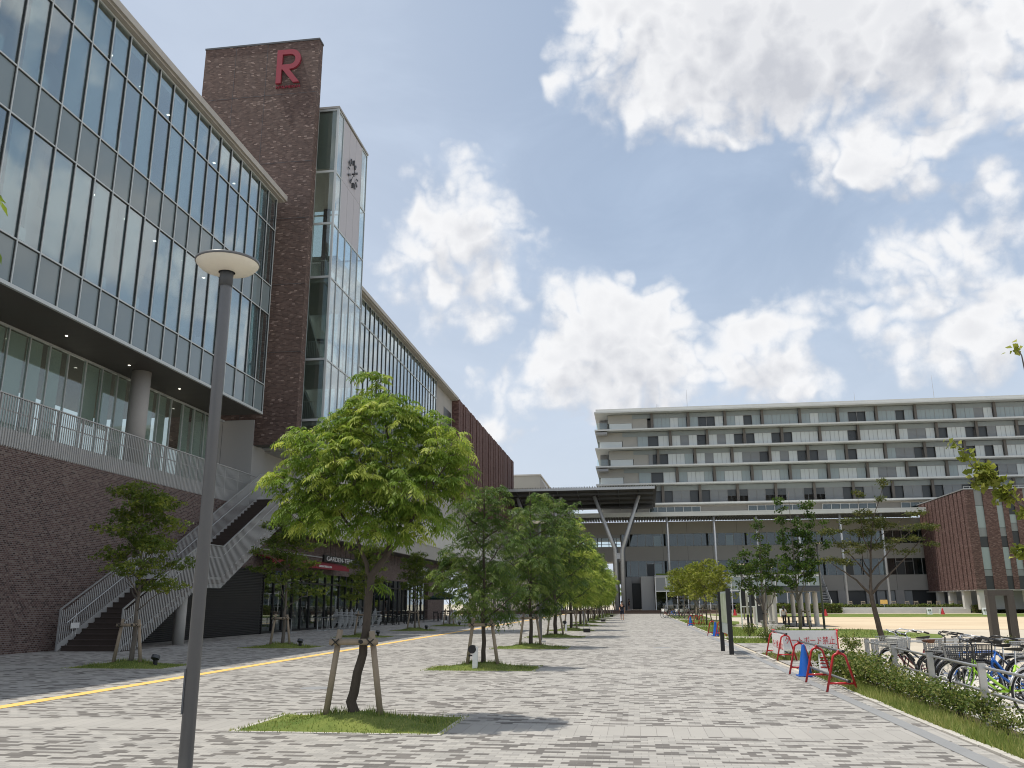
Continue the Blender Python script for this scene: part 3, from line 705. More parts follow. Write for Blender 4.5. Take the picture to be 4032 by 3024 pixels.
# floors, guard rails and stair slabs seen through the glass
for z in (12.03, 15.72, 20.94): MB().box(-21.3,EX-0.1,EY0+0.1,EY1-0.1,z-0.30,z+0.02).out('lift_floor', M['grey_panel'], lt)
MB().box(-21.3,EX-0.12,EY0+0.1,EY1-0.1,28.3,32.3).out('lift_motor_room', M['grey_panel'], lt)
MB().box(-21.4,EX-0.05,EY0+0.06,EY1-0.06,10.2,10.34).out('lift_underside', M['grey_panel'], lt)
MB().box(-21.45,-21.30,EY0+0.05,EY1-0.05,10.4,20.8).out('lift_wall', M['concrete'], lt)
for (xa, xb, ya, yb) in ((-20.45,-20.05,EY1-.5,EY1-.2),(-18.35,-18.0,EY1-.6,EY1-.25)):
    MB().box(xa,xb,ya,yb,21.0,28.29).out('lift_column', M['charcoal'], lt)
for z in (12.06, 15.75, 20.97):
    gr = MB(); gr.box(-21.2,EX-0.2,EY0+0.14,EY0+0.17,z+1.1,z+1.14)
    x = -21.2
    while x < EX-0.2: gr.box(x,x+0.016,EY0+0.145,EY0+0.165,z,z+1.1); x += 0.11
    gr.out('guard_rail', M['rail'], lt)
for z0_, z1_ in ((12.1,15.4),(15.8,20.6)):
    MB().hexa([(-21.2,47.2,z1_-.5),(-19.6,47.2,z1_-.5),(-19.6,52.2,z0_),(-21.2,52.2,z0_),(-21.2,47.2,z1_-.2),(-19.6,47.2,z1_-.2),(-19.6,52.2,z0_+.3),(-21.2,52.2,z0_+.3)]).out('stair_slab', M['concrete'], lt)
ck = T('wall_clock', 'round clock of loose grey bars and two hands on the pale lift tower panel', 'clock', (EX+0.02, 49.62, 29.42))
for h in range(12):
    a = math.pi/2 - h*math.pi/6
    if h in (3, 9): la, lb, w_ = 0.70, 0.98, 0.07
    else: la, lb, w_ = 0.64, 1.0, 0.15
    c_, s_ = math.cos(a), math.sin(a)
    MB().bar((EX+0.10,49.62+c_*la,29.42+s_*la),(EX+0.10,49.62+c_*lb,29.42+s_*lb),0.05,w_).out('hour_mark', M['charcoal'], ck)
for a, l_, w_ in ((R(90),0.62,0.05),(R(236),0.95,0.04)):
    MB().bar((EX+0.16,49.62-math.cos(a)*0.2,29.42-math.sin(a)*0.2),(EX+0.16,49.62+math.cos(a)*l_,29.42+math.sin(a)*l_),0.02,w_).out('clock_hand', M['black'], ck)
MB().tube([(EX+0.0,49.62,29.42),(EX+0.2,49.62,29.42)],0.05,10).out('clock_boss', M['black'], ck)

# ------------------------------------------------------------ second hall: glass, concrete bay, ribbed brick
h2 = T('ribbed_hall', 'second hall beyond the lift tower with a glass front ending in ribbed brown brick', 'building', (-21, 95, 0))
y2 = [53.0 + 1.175*i for i in range(29)]
fm = MB(); dk = MB(); Z2 = [12.05, 19.15, 22.66, 24.62]
for yy in y2: fm.box(GX-0.02,GX+0.05,yy-0.025,yy+0.025,12.0,24.62); dk.box(GX-0.03,GX+0.03,yy-0.058,yy-0.026,12.1,24.6)
for z in Z2: fm.box(GX-0.02,GX+0.04,53,y2[-1],z-0.04,z+0.04)
fm.out('curtain_wall_frame', M['mullion'], h2); dk.out('gasket', M['mullion_dark'], h2)
for i in range(28):
    for k in range(3):
        e = rng.uniform(-.004,.004)
        MB().hexa([(GX-0.03,y2[i]+.03,Z2[k]+.045),(GX-0.015+e,y2[i]+.03,Z2[k]+.045),(GX-0.015-e,y2[i+1]-.075,Z2[k]+.045),(GX-0.03,y2[i+1]-.075,Z2[k]+.045),
             (GX-0.03,y2[i]+.03,Z2[k+1]-.045),(GX-0.015-e,y2[i]+.03,Z2[k+1]-.045),(GX-0.015+e,y2[i+1]-.075,Z2[k+1]-.045),(GX-0.03,y2[i+1]-.075,Z2[k+1]-.045)]).out('glass_pane', M['glass_pale'], h2)
rm = MB(); rm.box(-25.2,-25,53,95.4,7.3,24.6); rm.box(-25,GX-0.2,53,85.8,18.7,19.1); rm.box(-25,GX-0.2,53,85.8,24.2,24.6); rm.box(-25,GX-0.2,53,53.1,7.3,24.2)
rm.out('room_wall', M['room'], h2)
MB().box(-25,GX-0.3,53.15,85.8,11.6,12.04).out('room_floor', M['room_dark'], h2)
for i in range(0,28,2):
    if rng.random() < 0.65: MB().box(GX-0.5,GX-0.48,y2[i]+.05,y2[i+1]-.1,12.1,18.6).out('blind', M['blind'], h2)
ev = MB(); ev.box(-29,-19.6,52.75,95.45,24.72,25.02); ev.box(-28.9,-19.75,52.8,95.4,24.64,24.718); ev.out('eave', M['eave'], h2)
MB().box(-24.9,-20.4,85.95,95.4,9.4,24.63).out('concrete_bay', M['concrete'], h2)
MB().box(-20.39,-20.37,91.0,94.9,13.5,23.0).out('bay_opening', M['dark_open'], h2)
lw = MB(); lw.box(-24.9,-20.5,53.6,142.4,9.3,11.58); lw.out('balcony_back_wall', M['warm_panel'], h2)
for i in range(9):
    ya = 60 + i*3.7
    if ya < 92: MB().box(-20.5,-20.47,ya,ya+2.2,9.5,11.4).out('dark_opening', M['dark_open'], h2)
MB().box(-24,-19.55,53.55,142.4,7.32,9.28).out('white_parapet', M['concrete_pale'], h2)
MB().box(-24,-19.45,46.2,142.4,7.02,7.31).out('cornice', M['concrete_pale'], h2)
MB().box(-24,-19.50,46.3,142.4,5.75,7.01).out('canopy_fascia', M['warm_panel'], h2)
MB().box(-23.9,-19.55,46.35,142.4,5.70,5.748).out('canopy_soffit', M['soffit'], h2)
rb = MB(); rb.box(-29,-20.02,95.5,142.5,13.35,24.9)
yy = 95.5; i = 0
while yy < 142.3:
    w_ = (1.0,1.25,0.85,1.4,1.1)[i % 5]
    rb.box(-20.02,-19.6-(0.06 if i % 3 == 1 else 0),yy,min(yy+w_,142.5),13.3,24.95); yy += w_+0.42; i += 1
rb.out('ribbed_wall', M['brick_rib'], h2)
MB().box(-29,-20.05,95.6,142.45,24.96,25.08).out('coping', M['charcoal'], h2)
MB().box(-29,-20.6,95.5,142.4,11.6,13.34).out('lower_wall', M['warm_panel'], h2)

# ------------------------------------------------------------ ground-floor shop front under the canopy
sf = T('storefront_building', 'ground floor glazed shop front with dark brick band under the long canopy', 'shop front', (-21, 66, 0))
MB().box(-29,-20.95,43.5,95,3.55,5.70).out('brick_band', M['brick'], sf)
bd = MB()
for i in range(22): bd.box(-20.95,-20.93,57.0+i*1.1,57.03+i*1.1,4.9,5.69)
bd.out('panel_joint', M['black'], sf)
lv = MB()
z = 0.05
while z < 3.5: lv.box(-21.05,-20.9,(35.0 if z < 2.2 else 38.5),47.2,z,z+0.05); z += 0.085
lv.box(-21.098,-21.06,35.0,45.2,0,2.3); lv.box(-21.098,-21.06,38.5,45.2,2.301,3.5); lv.box(-21.3,-21.06,45.201,47.3,0,5.68); lv.out('louvre_wall', M['louvre'], sf)
MB().box(-29,-20.92,87.4,95,0,3.54).out('brick_pier', M['brick'], sf)
fm = MB(); yy = 47.3; ks = []
while yy < 87.3: fm.box(-21.0,-20.86,yy-0.045,yy+0.045,0,3.54); ks.append(yy); yy += 1.43
fm.box(-21.0,-20.88,47.3,87.3,2.85,2.95); fm.box(-21.0,-20.88,47.3,87.3,0,0.12)
fm.out('shop_frame', M['black'], sf)
for a, b_ in zip(ks[:-1], ks[1:]):
    MB().box(-20.95,-20.93,a+.05,b_-.05,0.13,2.84).box(-20.95,-20.93,a+.05,b_-.05,2.96,3.53).out('shop_window', M['glass_shop'], sf)
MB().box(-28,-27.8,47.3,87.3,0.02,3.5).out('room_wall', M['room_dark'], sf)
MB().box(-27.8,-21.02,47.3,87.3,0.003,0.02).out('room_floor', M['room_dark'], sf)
for i, ya in enumerate((49.5,52.8,58,61.5,66,71,76.5,81,84)):
    MB().box(-25.2,-24.6,ya,ya+1.0,0.03,3.2 if i % 3 == 0 else 1.1).out('counter', M['room'] if i % 2 else M['charcoal'], sf)
MB().box(-20.92,-20.86,46.4,56.4,4.62,4.69).out('light_batten', M['alu'], sf)
aw = T('red_awning', 'long red awning with pale lettering over the shop front', 'awning', (-20.4, 53, 3.8))
a_ = MB(); a_.hexa([(-20.92,46.0,4.30),(-19.95,46.0,4.02),(-19.95,59.2,4.02),(-20.92,59.2,4.30),(-20.92,46.0,4.36),(-19.90,46.0,4.10),(-19.90,59.2,4.10),(-20.92,59.2,4.36)])
a_.out('canopy_cloth', M['red_awning'], aw)
MB().box(-19.93,-19.90,46.0,52.55,3.80,4.09).box(-19.93,-19.90,52.62,59.2,3.80,4.09).out('valance', M['red_awning'], aw)
place_text('lettering', 'GARDEN TERRACE LION', (-19.885,53.2,3.90), (0,1,0), (0,0,1), 0.13, 0.012, M['white'], aw, width=2.4)
gt = T('shop_sign', 'black sign reading GARDEN TERRACE in white capitals above the red awning', 'sign', (-20.9, 60, 4.4))
MB().box(-20.93,-20.80,56.6,64.6,4.40,4.86).out('sign_board', M['black'], gt)
place_text('lettering', 'GARDEN-TERRACE', (-20.785,57.05,4.48), (0,1,0), (0,0,1), 0.30, 0.03, M['white'], gt, width=7.1)
sb = T('shop_sign', 'stacked two line white lettering STARBUCKS COFFEE on a dark panel near the brick pier', 'sign', (-20.9, 84.6, 4.1))
MB().box(-20.93,-20.82,82.3,87.1,4.05,5.25).out('sign_board', M['black'], sb)
place_text('lettering', 'STARBUCKS', (-20.805,82.6,4.72), (0,1,0), (0,0,1), 0.38, 0.03, M['white'], sb, width=4.2)
place_text('lettering', 'COFFEE', (-20.805,83.25,4.17), (0,1,0), (0,0,1), 0.38, 0.03, M['white'], sb, width=2.8)

# ------------------------------------------------------------ outdoor stair
st = T('outdoor_stair', 'straight grey metal stair with dark treads climbing to the brick terrace', 'stair', (-19.3, 29.4, 0))
RI, TR = 0.19, 0.36; XI, XO = -20.55, -18.12
tr = MB()
for i in range(14):
    ya = 29.45 + i*TR; tr.box(XI,XO,ya,ya+TR+0.02,i*RI,(i+1)*RI-0.03); tr.box(XI,XO,ya-0.03,ya+TR-0.001,(i+1)*RI-0.03,(i+1)*RI)
yl0 = 29.45+14*TR; zl = 14*RI
tr.box(XI,XO,yl0+0.001,yl0+2.0,zl-0.2,zl); yl1 = yl0+2.0
for i in range(24):
    ya = yl1 + i*TR; tr.box(XI,XO,ya,ya+TR+0.02,zl+i*RI-0.12,zl+(i+1)*RI-0.03); tr.box(XI,XO,ya-0.03,ya+TR-0.001,zl+(i+1)*RI-0.03,zl+(i+1)*RI)
yt = yl1+24*TR; zt = zl+24*RI
tr.box(-21.1,XO,yt+0.001,yt+2.2,zt-0.2,zt)
tr.out('tread_flight', M['stair_tread'], st)
def zline(y):   # walking line
    if y < yl0: return max(0.0, (y-29.45)/TR*RI)
    if y < yl1: return zl
    if y < yt: return zl+(y-yl1)/TR*RI
    return zt
for side, X, bot in (('outer', XO, True), ('inner', XI, False)):
    rl = MB()
    y = 29.2
    while y < yt+ (1.8 if bot else 0.2):
        zb0 = max(0.03, zline(y)-0.36) if bot else zline(y)+0.02
        rl.box(X-0.008,X+0.008,y-0.022,y+0.022,zb0,zline(y)+1.44); y += 0.115
    nm = rl.out('stair_railing', M['rail'], st)
    hr = MB(); pts = [29.2, yl0, yl1, yt, yt+(1.8 if bot else 0.5)]
    for a, b2 in zip(pts[:-1], pts[1:]): hr.bar((X,a,zline(a)+1.46),(X,b2,zline(b2)+1.46),0.06,0.035)
    hr.bar((X,29.2,0),(X,29.2,1.46),0.05,0.05)
    hr.out('top_rail', M['alu'], nm)
    hr = MB(); xo = X+(-0.09 if bot else 0.09)
    for a, b2 in zip(pts[:-1], pts[1:]): hr.tube([(xo,a+.3,zline(a+.3)+0.95),(xo,b2,zline(b2)+0.95)],0.022,8)
    hr.out('hand_rail', M['alu'], nm)
    pl = MB(); xs = X-0.03 if bot else X+0.02
    for a, b2 in zip(pts[:-1], pts[1:]):
        lo = (lambda q: max(0.02, zline(q)-0.36)) if bot else (lambda q: max(0.0, zline(q)-0.1))
        hi = (lambda q: zline(q)+0.10) if bot else (lambda q: zline(q)+0.24)
        w_ = 0.012
        pl.hexa([(xs,a,lo(a)),(xs+w_,a,lo(a)),(xs+w_,b2,lo(b2)),(xs,b2,lo(b2)),(xs,a,hi(a)),(xs+w_,a,hi(a)),(xs+w_,b2,hi(b2)),(xs,b2,hi(b2))])
    pl.out('stringer', M['rail'], nm)
MB().cyl(-18.95,34.75,0.0,zl-0.21,0.24,20).out('support_column', M['concrete_pale'], st, smooth=True)
cs = T('chain_sign', 'small blank white plate hung by chains on the stair railing', 'sign', (-20.4, 29.9, 0.8))
MB().box(-20.46,-20.45,29.75,30.25,0.78,0.98).out('plate', M['white'], cs)
c_ = MB()
for a in (29.9, 30.1): c_.tube([(-20.455,30.0,1.32),(-20.455,a,0.98)],0.008,5); c_.tube([(-20.455,a,0.78),(-20.455,a-0.02,0.5)],0.008,5)
c_.out('chain', M['white'], cs)
# ------------------------------------------------------------ far slab block
fb = T('office_block', 'long grey slab block with white floor edges closing the end of the street', 'building', (20, 150, 0))
FY = 148.0; ED = 146.2
ZL = [17.69, 21.09, 24.2, 27.39, 30.61, 33.77]      # floor edges, bottom of each white slab approx
XR = 92.0
LEFT = [-5.4, -5.4, -3.6, -5.4, -3.6, -5.4]
X0 = [5.4, 8.0, 4.9, 7.15, 4.1]
for k, z in enumerate(ZL):
    xl = -5.85 if k else -5.6
    s_ = MB(); s_.box(xl,XR,ED,166,z-0.04,z+0.22)
    if k == 5: s_.box(xl+0.25,XR,ED+0.5,165.5,z+0.302,z+0.75)
    s_.out('roof_slab' if k == 5 else 'floor_slab', M['slab_white'], fb)
def bay(xa, xb, z0, z1, kinds, fl):
    """one window bay: lintel band, then panels; one mesh, its panels are one window's panes"""
    m_ = MB(); zm = z1 - (z1-z0)*0.27
    n = len(kinds); w_ = (xb-xa)/n
    for i, kd in enumerate(kinds):
        a = xa+i*w_; b_ = a+w_
        mi = {'w':0,'f':1,'l':2,'d':3,'s':0,'t':3}[kd]
        if kd == 'l':
            m_.box(a+.03,b_-.03,FY+.06,FY+.10,z0+.05,zm,2); z = z0+.12
            while z < zm-.1: m_.box(a+.05,b_-.05,FY+.02,FY+.055,z,z+.10,4); z += 0.22
        elif kd == 'd': m_.box(a+.03,b_-.03,FY+.35,FY+.38,z0+.05,zm,3)
        elif kd == 't':
            m_.box(a+.03,b_-.03,FY+.05,FY+.08,z0+1.05,zm,3)
            m_.box(a+w_/2-.025,a+w_/2+.025,FY+.03,FY+.07,z0+.05,z0+1.03,4)
        else:
            m_.box(a+.02,b_-.02,FY+.04,FY+.08,z0+.05,zm,mi)
            m_.box(a+w_*.5-.012,a+w_*.5+.012,FY+.025,FY+.038,z0+.05,zm,4)
        m_.box(a-.025,a+.025,FY-.02,FY+.03,z0+.02,zm,5)
    m_.box(xa,xb,FY+.0,FY+.03,zm-.05,zm+.02,5)
    return m_
BM = [M['blind'], M['frost'], M['louvre_grey'], M['dark_pane'], M['louvre_grey'], M['grey_panel']]
pats = [['ffwf','fddw','fwdf','ffff','fwff','fddf','ffdf','ffff','fflw','ffff','fflw'],
        ['wlwd','wlwd','dwwd','dwww','wwwd','wwww','wllw','dwwd','dlww','dwww','wllw'],
        ['dwwf','wlww','wlld','wlwd','dlwf','dwww','flld','dwww','dwdw','wwww','fwwl'],
        ['fwwf','fwwf','fwwf','fwwf','fwwf','wllw','dwww','fwww','dllw','wwww','fwww'],
        ['dlld','dllt','tllt','tllt','tlld','dlld','dlld','dlld','dllf','llll','llll']]
for k in range(5):
    z0, z1 = ZL[k]+0.30, ZL[k+1]-0.12
    xs = [X0[k]+6.25*i for i in range(15)]
    pat = pats[4-k]
    lb = MB()
    lb.box(LEFT[k],XR,FY+.031,FY+.2,z1-(z1-z0)*0.27,z1); lb.out('lintel_band', M['lintel'], fb)
    MB().box(LEFT[k]+1,XR,FY+.6,FY+.8,z0,z1-1.0).out('corridor_wall', M['room_dark'], fb) if k else None
    for x in xs:
        if x < XR-1: MB().box(x-.2,x+.2,FY-.42,FY+.02,z0,z1).out('pilaster', M['pilaster'], fb)
    # left end: glass corner with a beige wall
    e0 = LEFT[k]; e1 = xs[0]-.27
    q = MB(); q.box(e0+.04,e0+4.3,FY+.02,FY+.2,z0+1.25,z1-.02); q.box(e0+4.3,e0+4.3+min(2.6,e1-e0-4.4),FY+.12,FY+.3,z0,z1-(z1-z0)*.1)
    q.out('beige_end_wall', M['beige_wall'], fb)
    MB().box(e0,e0+.02,FY-.03,FY+10,z0,z1).out('corner_glass', M['glass_clear'], fb)
    g_ = MB(); g_.box(e0+.3,e0+4.2,FY+.10,FY+.16,z0,z0+1.24); g_.out('corner_blind', M['blind'], fb)
    xm = min(e0+6.9, e1-.3)
    if e1-xm > 1.2: bay(xm,e1,z0,z1,'fdw' if k % 2 else 'ld',k).out('window_bay', BM, fb)
    if LEFT[k] > -5:
        bk = MB(); bk.box(-5.7,-3.7,ED+.1,FY+8,z0-.95,z0-.55); bk.out('balcony_slab', M['grey_panel'], fb)
        q = MB(); q.box(-5.6,-3.7,ED+.15,ED+.17,z0,z0+1.05); q.out('balcony_glass', M['glass_clear'], fb)
    for i, x in enumerate(xs[:-1]):
        if x > 76: break
        bay(x+.28,x+5.96,z0,z1,pat[i % len(pat)],k).out('window_bay', BM, fb)
MB().box(-5.2,XR,FY+4.5,165,17.9,33.6).out('core_wall', M['grey_panel'], fb)
# level under the slabs
lo_ = MB(); lo_.box(-5,XR,FY+.3,FY+.6,15.3,17.5); lo_.out('lower_wall', M['warm_panel'], fb)
for xa in (3.0, 19.5, 31.5, 44.0):
    m_ = MB(); m_.box(xa,xa+8.6,FY+.2,FY+.29,15.7,17.4,1)
    for i in range(7): m_.box(xa+i*1.43-.04,xa+i*1.43+.04,FY+.08,FY+.19,15.65,17.45,0)
    for z in (15.65,16.5,17.4): m_.box(xa,xa+8.6,FY+.10,FY+.18,z-.04,z+.04,0)
    m_.out('strip_window', [M['white'], M['glass_far']], fb)
# long white canopy on thin columns
cn = MB(); cn.box(-30,45.2,140.2,140.5,15.05,15.55); cn.box(-30,45.2,140.2,147.95,15.56,15.75); cn.out('canopy_edge', M['slab_white'], fb)
cu_ = MB(); x = -30.0
while x < 45: cu_.hexa([(x,140.55,14.95),(x+.3,140.55,14.95),(x+.3,147.9,14.95),(x,147.9,14.95),(x+.1,140.55,15.5),(x+.2,140.55,15.5),(x+.2,147.9,15.5),(x+.1,147.9,15.5)]); x += .45
cu_.out('canopy_underside', M['corrugated'], fb)
for x in (5.6, 13.0, 19.6, 26.0, 32.4, 38.6):
    MB().cyl(x,140.9,0.45,15.04,0.19,12).out('thin_column', M['steel_dull'], fb, smooth=True)
# storeys under the canopy
st_ = MB()
st_.box(-30,62,FY,FY+.3,12.86,14.9); st_.box(-30,62,FY,FY+.3,8.4,10.8); st_.box(28.2,62,FY,FY+.3,3.35,5.8)
st_.out('cladding_band', M['warm_panel'], fb)
jb = MB(); x = 5.0
while x < 45:
    jb.box(x-.02,x+.02,FY-.006,FY,12.86,14.9); jb.box(x-.02,x+.02,FY-.006,FY,8.4,10.8)
    if x > 28.5: jb.box(x-.02,x+.02,FY-.006,FY,3.35,5.8)
    x += 4.1
jb.out('panel_joint', M['charcoal'], fb)
for z0, z1 in ((10.82,12.84),(5.82,8.38)):
    x = -1.9; i = 0
    while x < 60:
        m_ = MB(); m_.box(x+.03,x+3.97,FY+.12,FY+.15,z0,z1,0)
        for dx in (0,1.33,2.66): m_.box(x+dx-.035,x+dx+.035,FY+.06,FY+.11,z0,z1,1)
        if i % 3 == 1: m_.box(x+1.4,x+2.6,FY+.5,FY+.55,z0,z1-.3,2)
        if z0 < 6 and i % 2: m_.box(x+.1,x+1.3,FY+.02,FY+.05,z0+.0,z1-.55,3); m_.box(x+.0,x+2.7,FY+.02,FY+.058,z1-.5,z1-.42,1)
        m_.out('window_strip', [M['glass_far'], M['grey_panel'], M['blind'], M['dark_open']], fb); x += 4.0; i += 1
MB().box(-2.1,62,FY+2.4,FY+2.6,0.5,15).out('inner_wall', M['room_dark'], fb)
MB().box(-2.1,45.4,FY+.31,FY+2.39,10.3,10.79).box(-2.1,45.4,FY+.31,FY+2.39,5.3,5.79).out('inner_floor', M['room_dark'], fb)
# open bridge left of the block with sky seen through
br = MB(); br.box(-30,-2.11,FY+.31,FY+10,12.3,14.88); br.box(-30,-2.11,FY+.31,FY+10,8.45,10.6); br.out('bridge', M['grey_panel'], fb)
bf = MB(); x = -29.5
while x < -2.3: bf.box(x-.06,x+.06,FY+.1,FY+.2,10.81,12.29); x += 1.25 if int(x) % 3 else 0.7
bf.box(-30,-2.15,FY+.09,FY+.19,11.2,11.26); bf.out('bridge_mullion', M['charcoal'], fb)
MB().box(-30,-2.2,FY+.22,FY+.24,10.82,12.29).out('bridge_glass', M['glass_clear'], fb)
rz = MB(); rz.box(-1.6,-.42,FY-.8,FY+2.3,0.46,5.7); rz.box(1.02,3.05,139.0,FY-.01,0.46,5.6); rz.out('ground_wall', M['grey_panel'], fb)
MB().box(-.41,1.0,FY-.3,FY-.28,0.46,4.7).out('dark_doorway', M['dark_open'], fb)
MB().box(-.41,1.0,FY-.4,FY-.2,4.72,5.75).out('door_header', M['grey_panel'], fb)
for x in (-6.5,-10.5,-16,-22):
    MB().box(x,x+.9,FY+.4,FY+1.4,0.46,8.44).out('bridge_pier', M['grey_panel'], fb)
lwall = MB(); lwall.box(-3.6,-2.11,FY+6,FY+6.2,4.7,8.44); lwall.box(-30,-6.6,FY+5,FY+5.2,5.6,8.44); lwall.box(-30,-6.6,FY+.35,FY+5,5.4,5.6); lwall.out('passage_wall', M['grey_panel'], fb)
sl = MB(); x = -27.0
while x < -7.2: sl.box(x,x+.12,147.2,147.4,.46,3.3); x += .34
sl.box(-27,-7.2,147.25,147.35,3.3,3.45); sl.out('slatted_screen', M['charcoal'], fb)
gd = MB()
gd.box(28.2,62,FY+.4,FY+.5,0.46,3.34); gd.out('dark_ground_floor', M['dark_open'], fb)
for x in (28.4,32.6,37,41.5): MB().box(x,x+1.3,FY-.1,FY+.38,0.8,3.34).out('ground_pier', M['concrete'], fb)
for x in (38.7,40.2,42.9): MB().box(x,x+1.2,FY+.2,FY+.3,0.8,3.3).out('shutter', M['louvre_grey'], fb)
# roof masts
for x, y, h, lb in ((5.3,155,2.4,'short twin antenna mast at the left of the long roof'),(10.9,156,5.2,'tall thin lightning rod left of the middle of the long roof'),(40.5,156,3.6,'short lightning rod on the roof above the small trees'),(54,156,6.2,'tall thin lightning rod near the right end of the long roof')):
    m_ = MB(); m_.tube([(x,y,34.4),(x,y,34.6+h*.5),(x,y,34.6+h)],[.07,.05,.02],6)
    if h == 2.4: m_.tube([(x+.25,y,34.4),(x+.25,y,34.5+h)],.04,6); m_.box(x-.1,x+.35,y-.06,y+.06,36.0,36.1)
    m_.box(x-.3,x+.3,y-.3,y+.3,34.35,34.5)
    tag(m_.out('roof_mast', M['steel_dull']), lb, 'mast')
tag(MB().box(0.4,4.6,152,156,34.5,35.05).box(0.6,4.4,152.2,155.8,35.06,35.1).out('roof_hatch', M['grey_panel']), 'flat grey plant box on the left end of the long roof', 'roof box')

# ------------------------------------------------------------ deck in front of the block
dk_ = T('timber_deck', 'low brown stepped deck running across the end of the street', 'deck', (0, 133, 0))
MB().box(-28,28.1,133.1,147.1,0,0.45).out('platform', M['deck'], dk_)
MB().box(-28,28.1,132.6,133.09,0,0.24).out('step', M['deck'], dk_)
rl = MB(); rl.box(4.5,28,134.5,134.54,1.2,1.26)
for i in range(16): rl.box(4.5+i*1.56,4.55+i*1.56,134.5,134.54,0.45,1.2)
rl.out('guard_rail', M['steel_dull'], dk_)

# ------------------------------------------------------------ big dark canopy on V columns
cp = T('steel_canopy', 'big dark corrugated canopy standing on slanting V shaped steel columns', 'canopy', (-2.2, 136.5, 0.45))
z_n, z_f, yn, yf = 18.55, 17.0, 131.0, 145.5
zc = lambda y: z_n + (z_f-z_n)*(y-yn)/(yf-yn)
cr_ = MB(); x = -26.0; n = 0
while x < 3.6:
    a, b_ = x, x+0.32
    cr_.add([(a,yn,zc(yn)+.12),((a+b_)/2,yn,zc(yn)+.46),(b_,yn,zc(yn)+.12),(a,yf,zc(yf)+.12),((a+b_)/2,yf,zc(yf)+.46),(b_,yf,zc(yf)+.12)],[(0,1,4,3),(1,2,5,4),(0,2,1),(3,4,5),(0,3,5,2)])
    x += 0.40
cr_.out('corrugated_roof', M['corrugated_dark'], cp)
MB().hexa([(-26,yn-.12,zc(yn)-.18),(3.62,yn-.12,zc(yn)-.18),(3.62,yn-.002,zc(yn)-.18),(-26,yn-.002,zc(yn)-.18),(-26,yn-.12,zc(yn)+.2),(3.62,yn-.12,zc(yn)+.2),(3.62,yn-.002,zc(yn)+.2),(-26,yn-.002,zc(yn)+.2)]).out('front_fascia', M['alu'], cp)
un = MB(); un.hexa([(-26,yn,zc(yn)-.1),(3.6,yn,zc(yn)-.1),(3.6,yf,zc(yf)-.1),(-26,yf,zc(yf)-.1),(-26,yn,zc(yn)+.1),(3.6,yn,zc(yn)+.1),(3.6,yf,zc(yf)+.1),(-26,yf,zc(yf)+.1)])
un.out('underside', M['corrugated_dark'], cp)
bm_ = MB()
for y in (133.2,136.4,139.6,142.8): bm_.hexa([(-26,y-.1,zc(y)-.45),(3.4,y-.1,zc(y)-.45),(3.4,y+.1,zc(y)-.45),(-26,y+.1,zc(y)-.45),(-26,y-.1,zc(y)-.11),(3.4,y-.1,zc(y)-.11),(3.4,y+.1,zc(y)-.11),(-26,y+.1,zc(y)-.11)])
x = -24.0
while x < 3.5: bm_.hexa([(x,yn+.1,zc(yn)-.32),(x+.1,yn+.1,zc(yn)-.32),(x+.1,yf-.1,zc(yf)-.32),(x,yf-.1,zc(yf)-.32),(x,yn+.1,zc(yn)-.11),(x+.1,yn+.1,zc(yn)-.11),(x+.1,yf-.1,zc(yf)-.11),(x,yf-.1,zc(yf)-.11)]); x += 3.15
bm_.out('beam', M['charcoal'], cp)
for xc in (-2.28, -14.5):
    for sgn in (-1, 1):
        MB().tube([(xc+sgn*.5,136.2,.45),(xc+sgn*.53,136.2,9.45),(xc+sgn*.62,136.1,9.9),(xc+sgn*3.5,134.6,zc(134.6)-.3)],[.30,.30,.30,.27],14).out('slanting_column', M['steel_dull'], cp, smooth=True)
        MB().tube([(xc+sgn*.5+.25,137.6,.45),(xc+sgn*.53+.25,137.6,9.45),(xc+sgn*.62+.25,137.7,9.9),(xc+sgn*3.3,141.6,zc(141.6)-.3)],[.24,.24,.24,.22],12).out('slanting_column', M['pole'], cp, smooth=True)
    t_ = MB()
    for z in (8.2,9.0): t_.box(xc-.3,xc+.3,136.05,136.35,z,z+.12)
    t_.box(xc-.32,xc+.32,136.1,136.3,8.35,8.95); t_.out('tie_plate', M['steel_dull'], cp)

# ------------------------------------------------------------ glazed pavilion with planted roof
pv = T('glass_pavilion', 'low glazed pavilion with a planted roof in front of the slab block', 'pavilion', (16, 140, 0.45))
f_ = MB(); xs_ = [9.7,11.0,12.3] + [12.3+1.75*i for i in range(1,9)]
xs_ = [6.35+1.62*i for i in range(14)]
PX0, PX1, PYF = 3.15, 28.0, 138.0
for i in range(16):
    x = PX0+.06+i*(PX1-PX0-.12)/15; f_.box(x-.07,x+.07,PYF-.05,PYF+.05,.46,5.4)
f_.box(PX0,PX1,PYF-.06,PYF+.06,5.40,5.52); f_.box(PX0,PX1,PYF-.045,PYF+.045,3.23,3.37)
f_.out('frame', M['white'], pv)
for i in range(15):
    xa = PX0+.11+i*(PX1-PX0-.12)/15; xb = xa+(PX1-PX0-.12)/15-.1
    MB().box(xa,xb,PYF-.01,PYF+.01,.47,3.24).out('glass_pane', M['glass_far'], pv)
    MB().box(xa,xb,PYF-.01,PYF+.01,3.36,5.39).out('upper_pane', M['frost'] if i % 4 else M['louvre_grey'], pv)
MB().box(PX0,PX1,PYF+.07,FY-.01,5.53,5.75).out('roof', M['grey_panel'], pv)
MB().box(PX0,PX1,PYF+5,PYF+5.2,.46,5.5).out('inner_wall', M['room_dark'], pv)
MB().box(PX1-.15,PX1,PYF+.07,FY-1,.46,5.5).out('side_wall', M['white'], pv)
for x, w_ in ((13.5,.5),(19,.35),(24,.5)): MB().box(x,x+w_,PYF+.5,PYF+.6,.46,1.9).out('inner_poster', M['white'], pv)
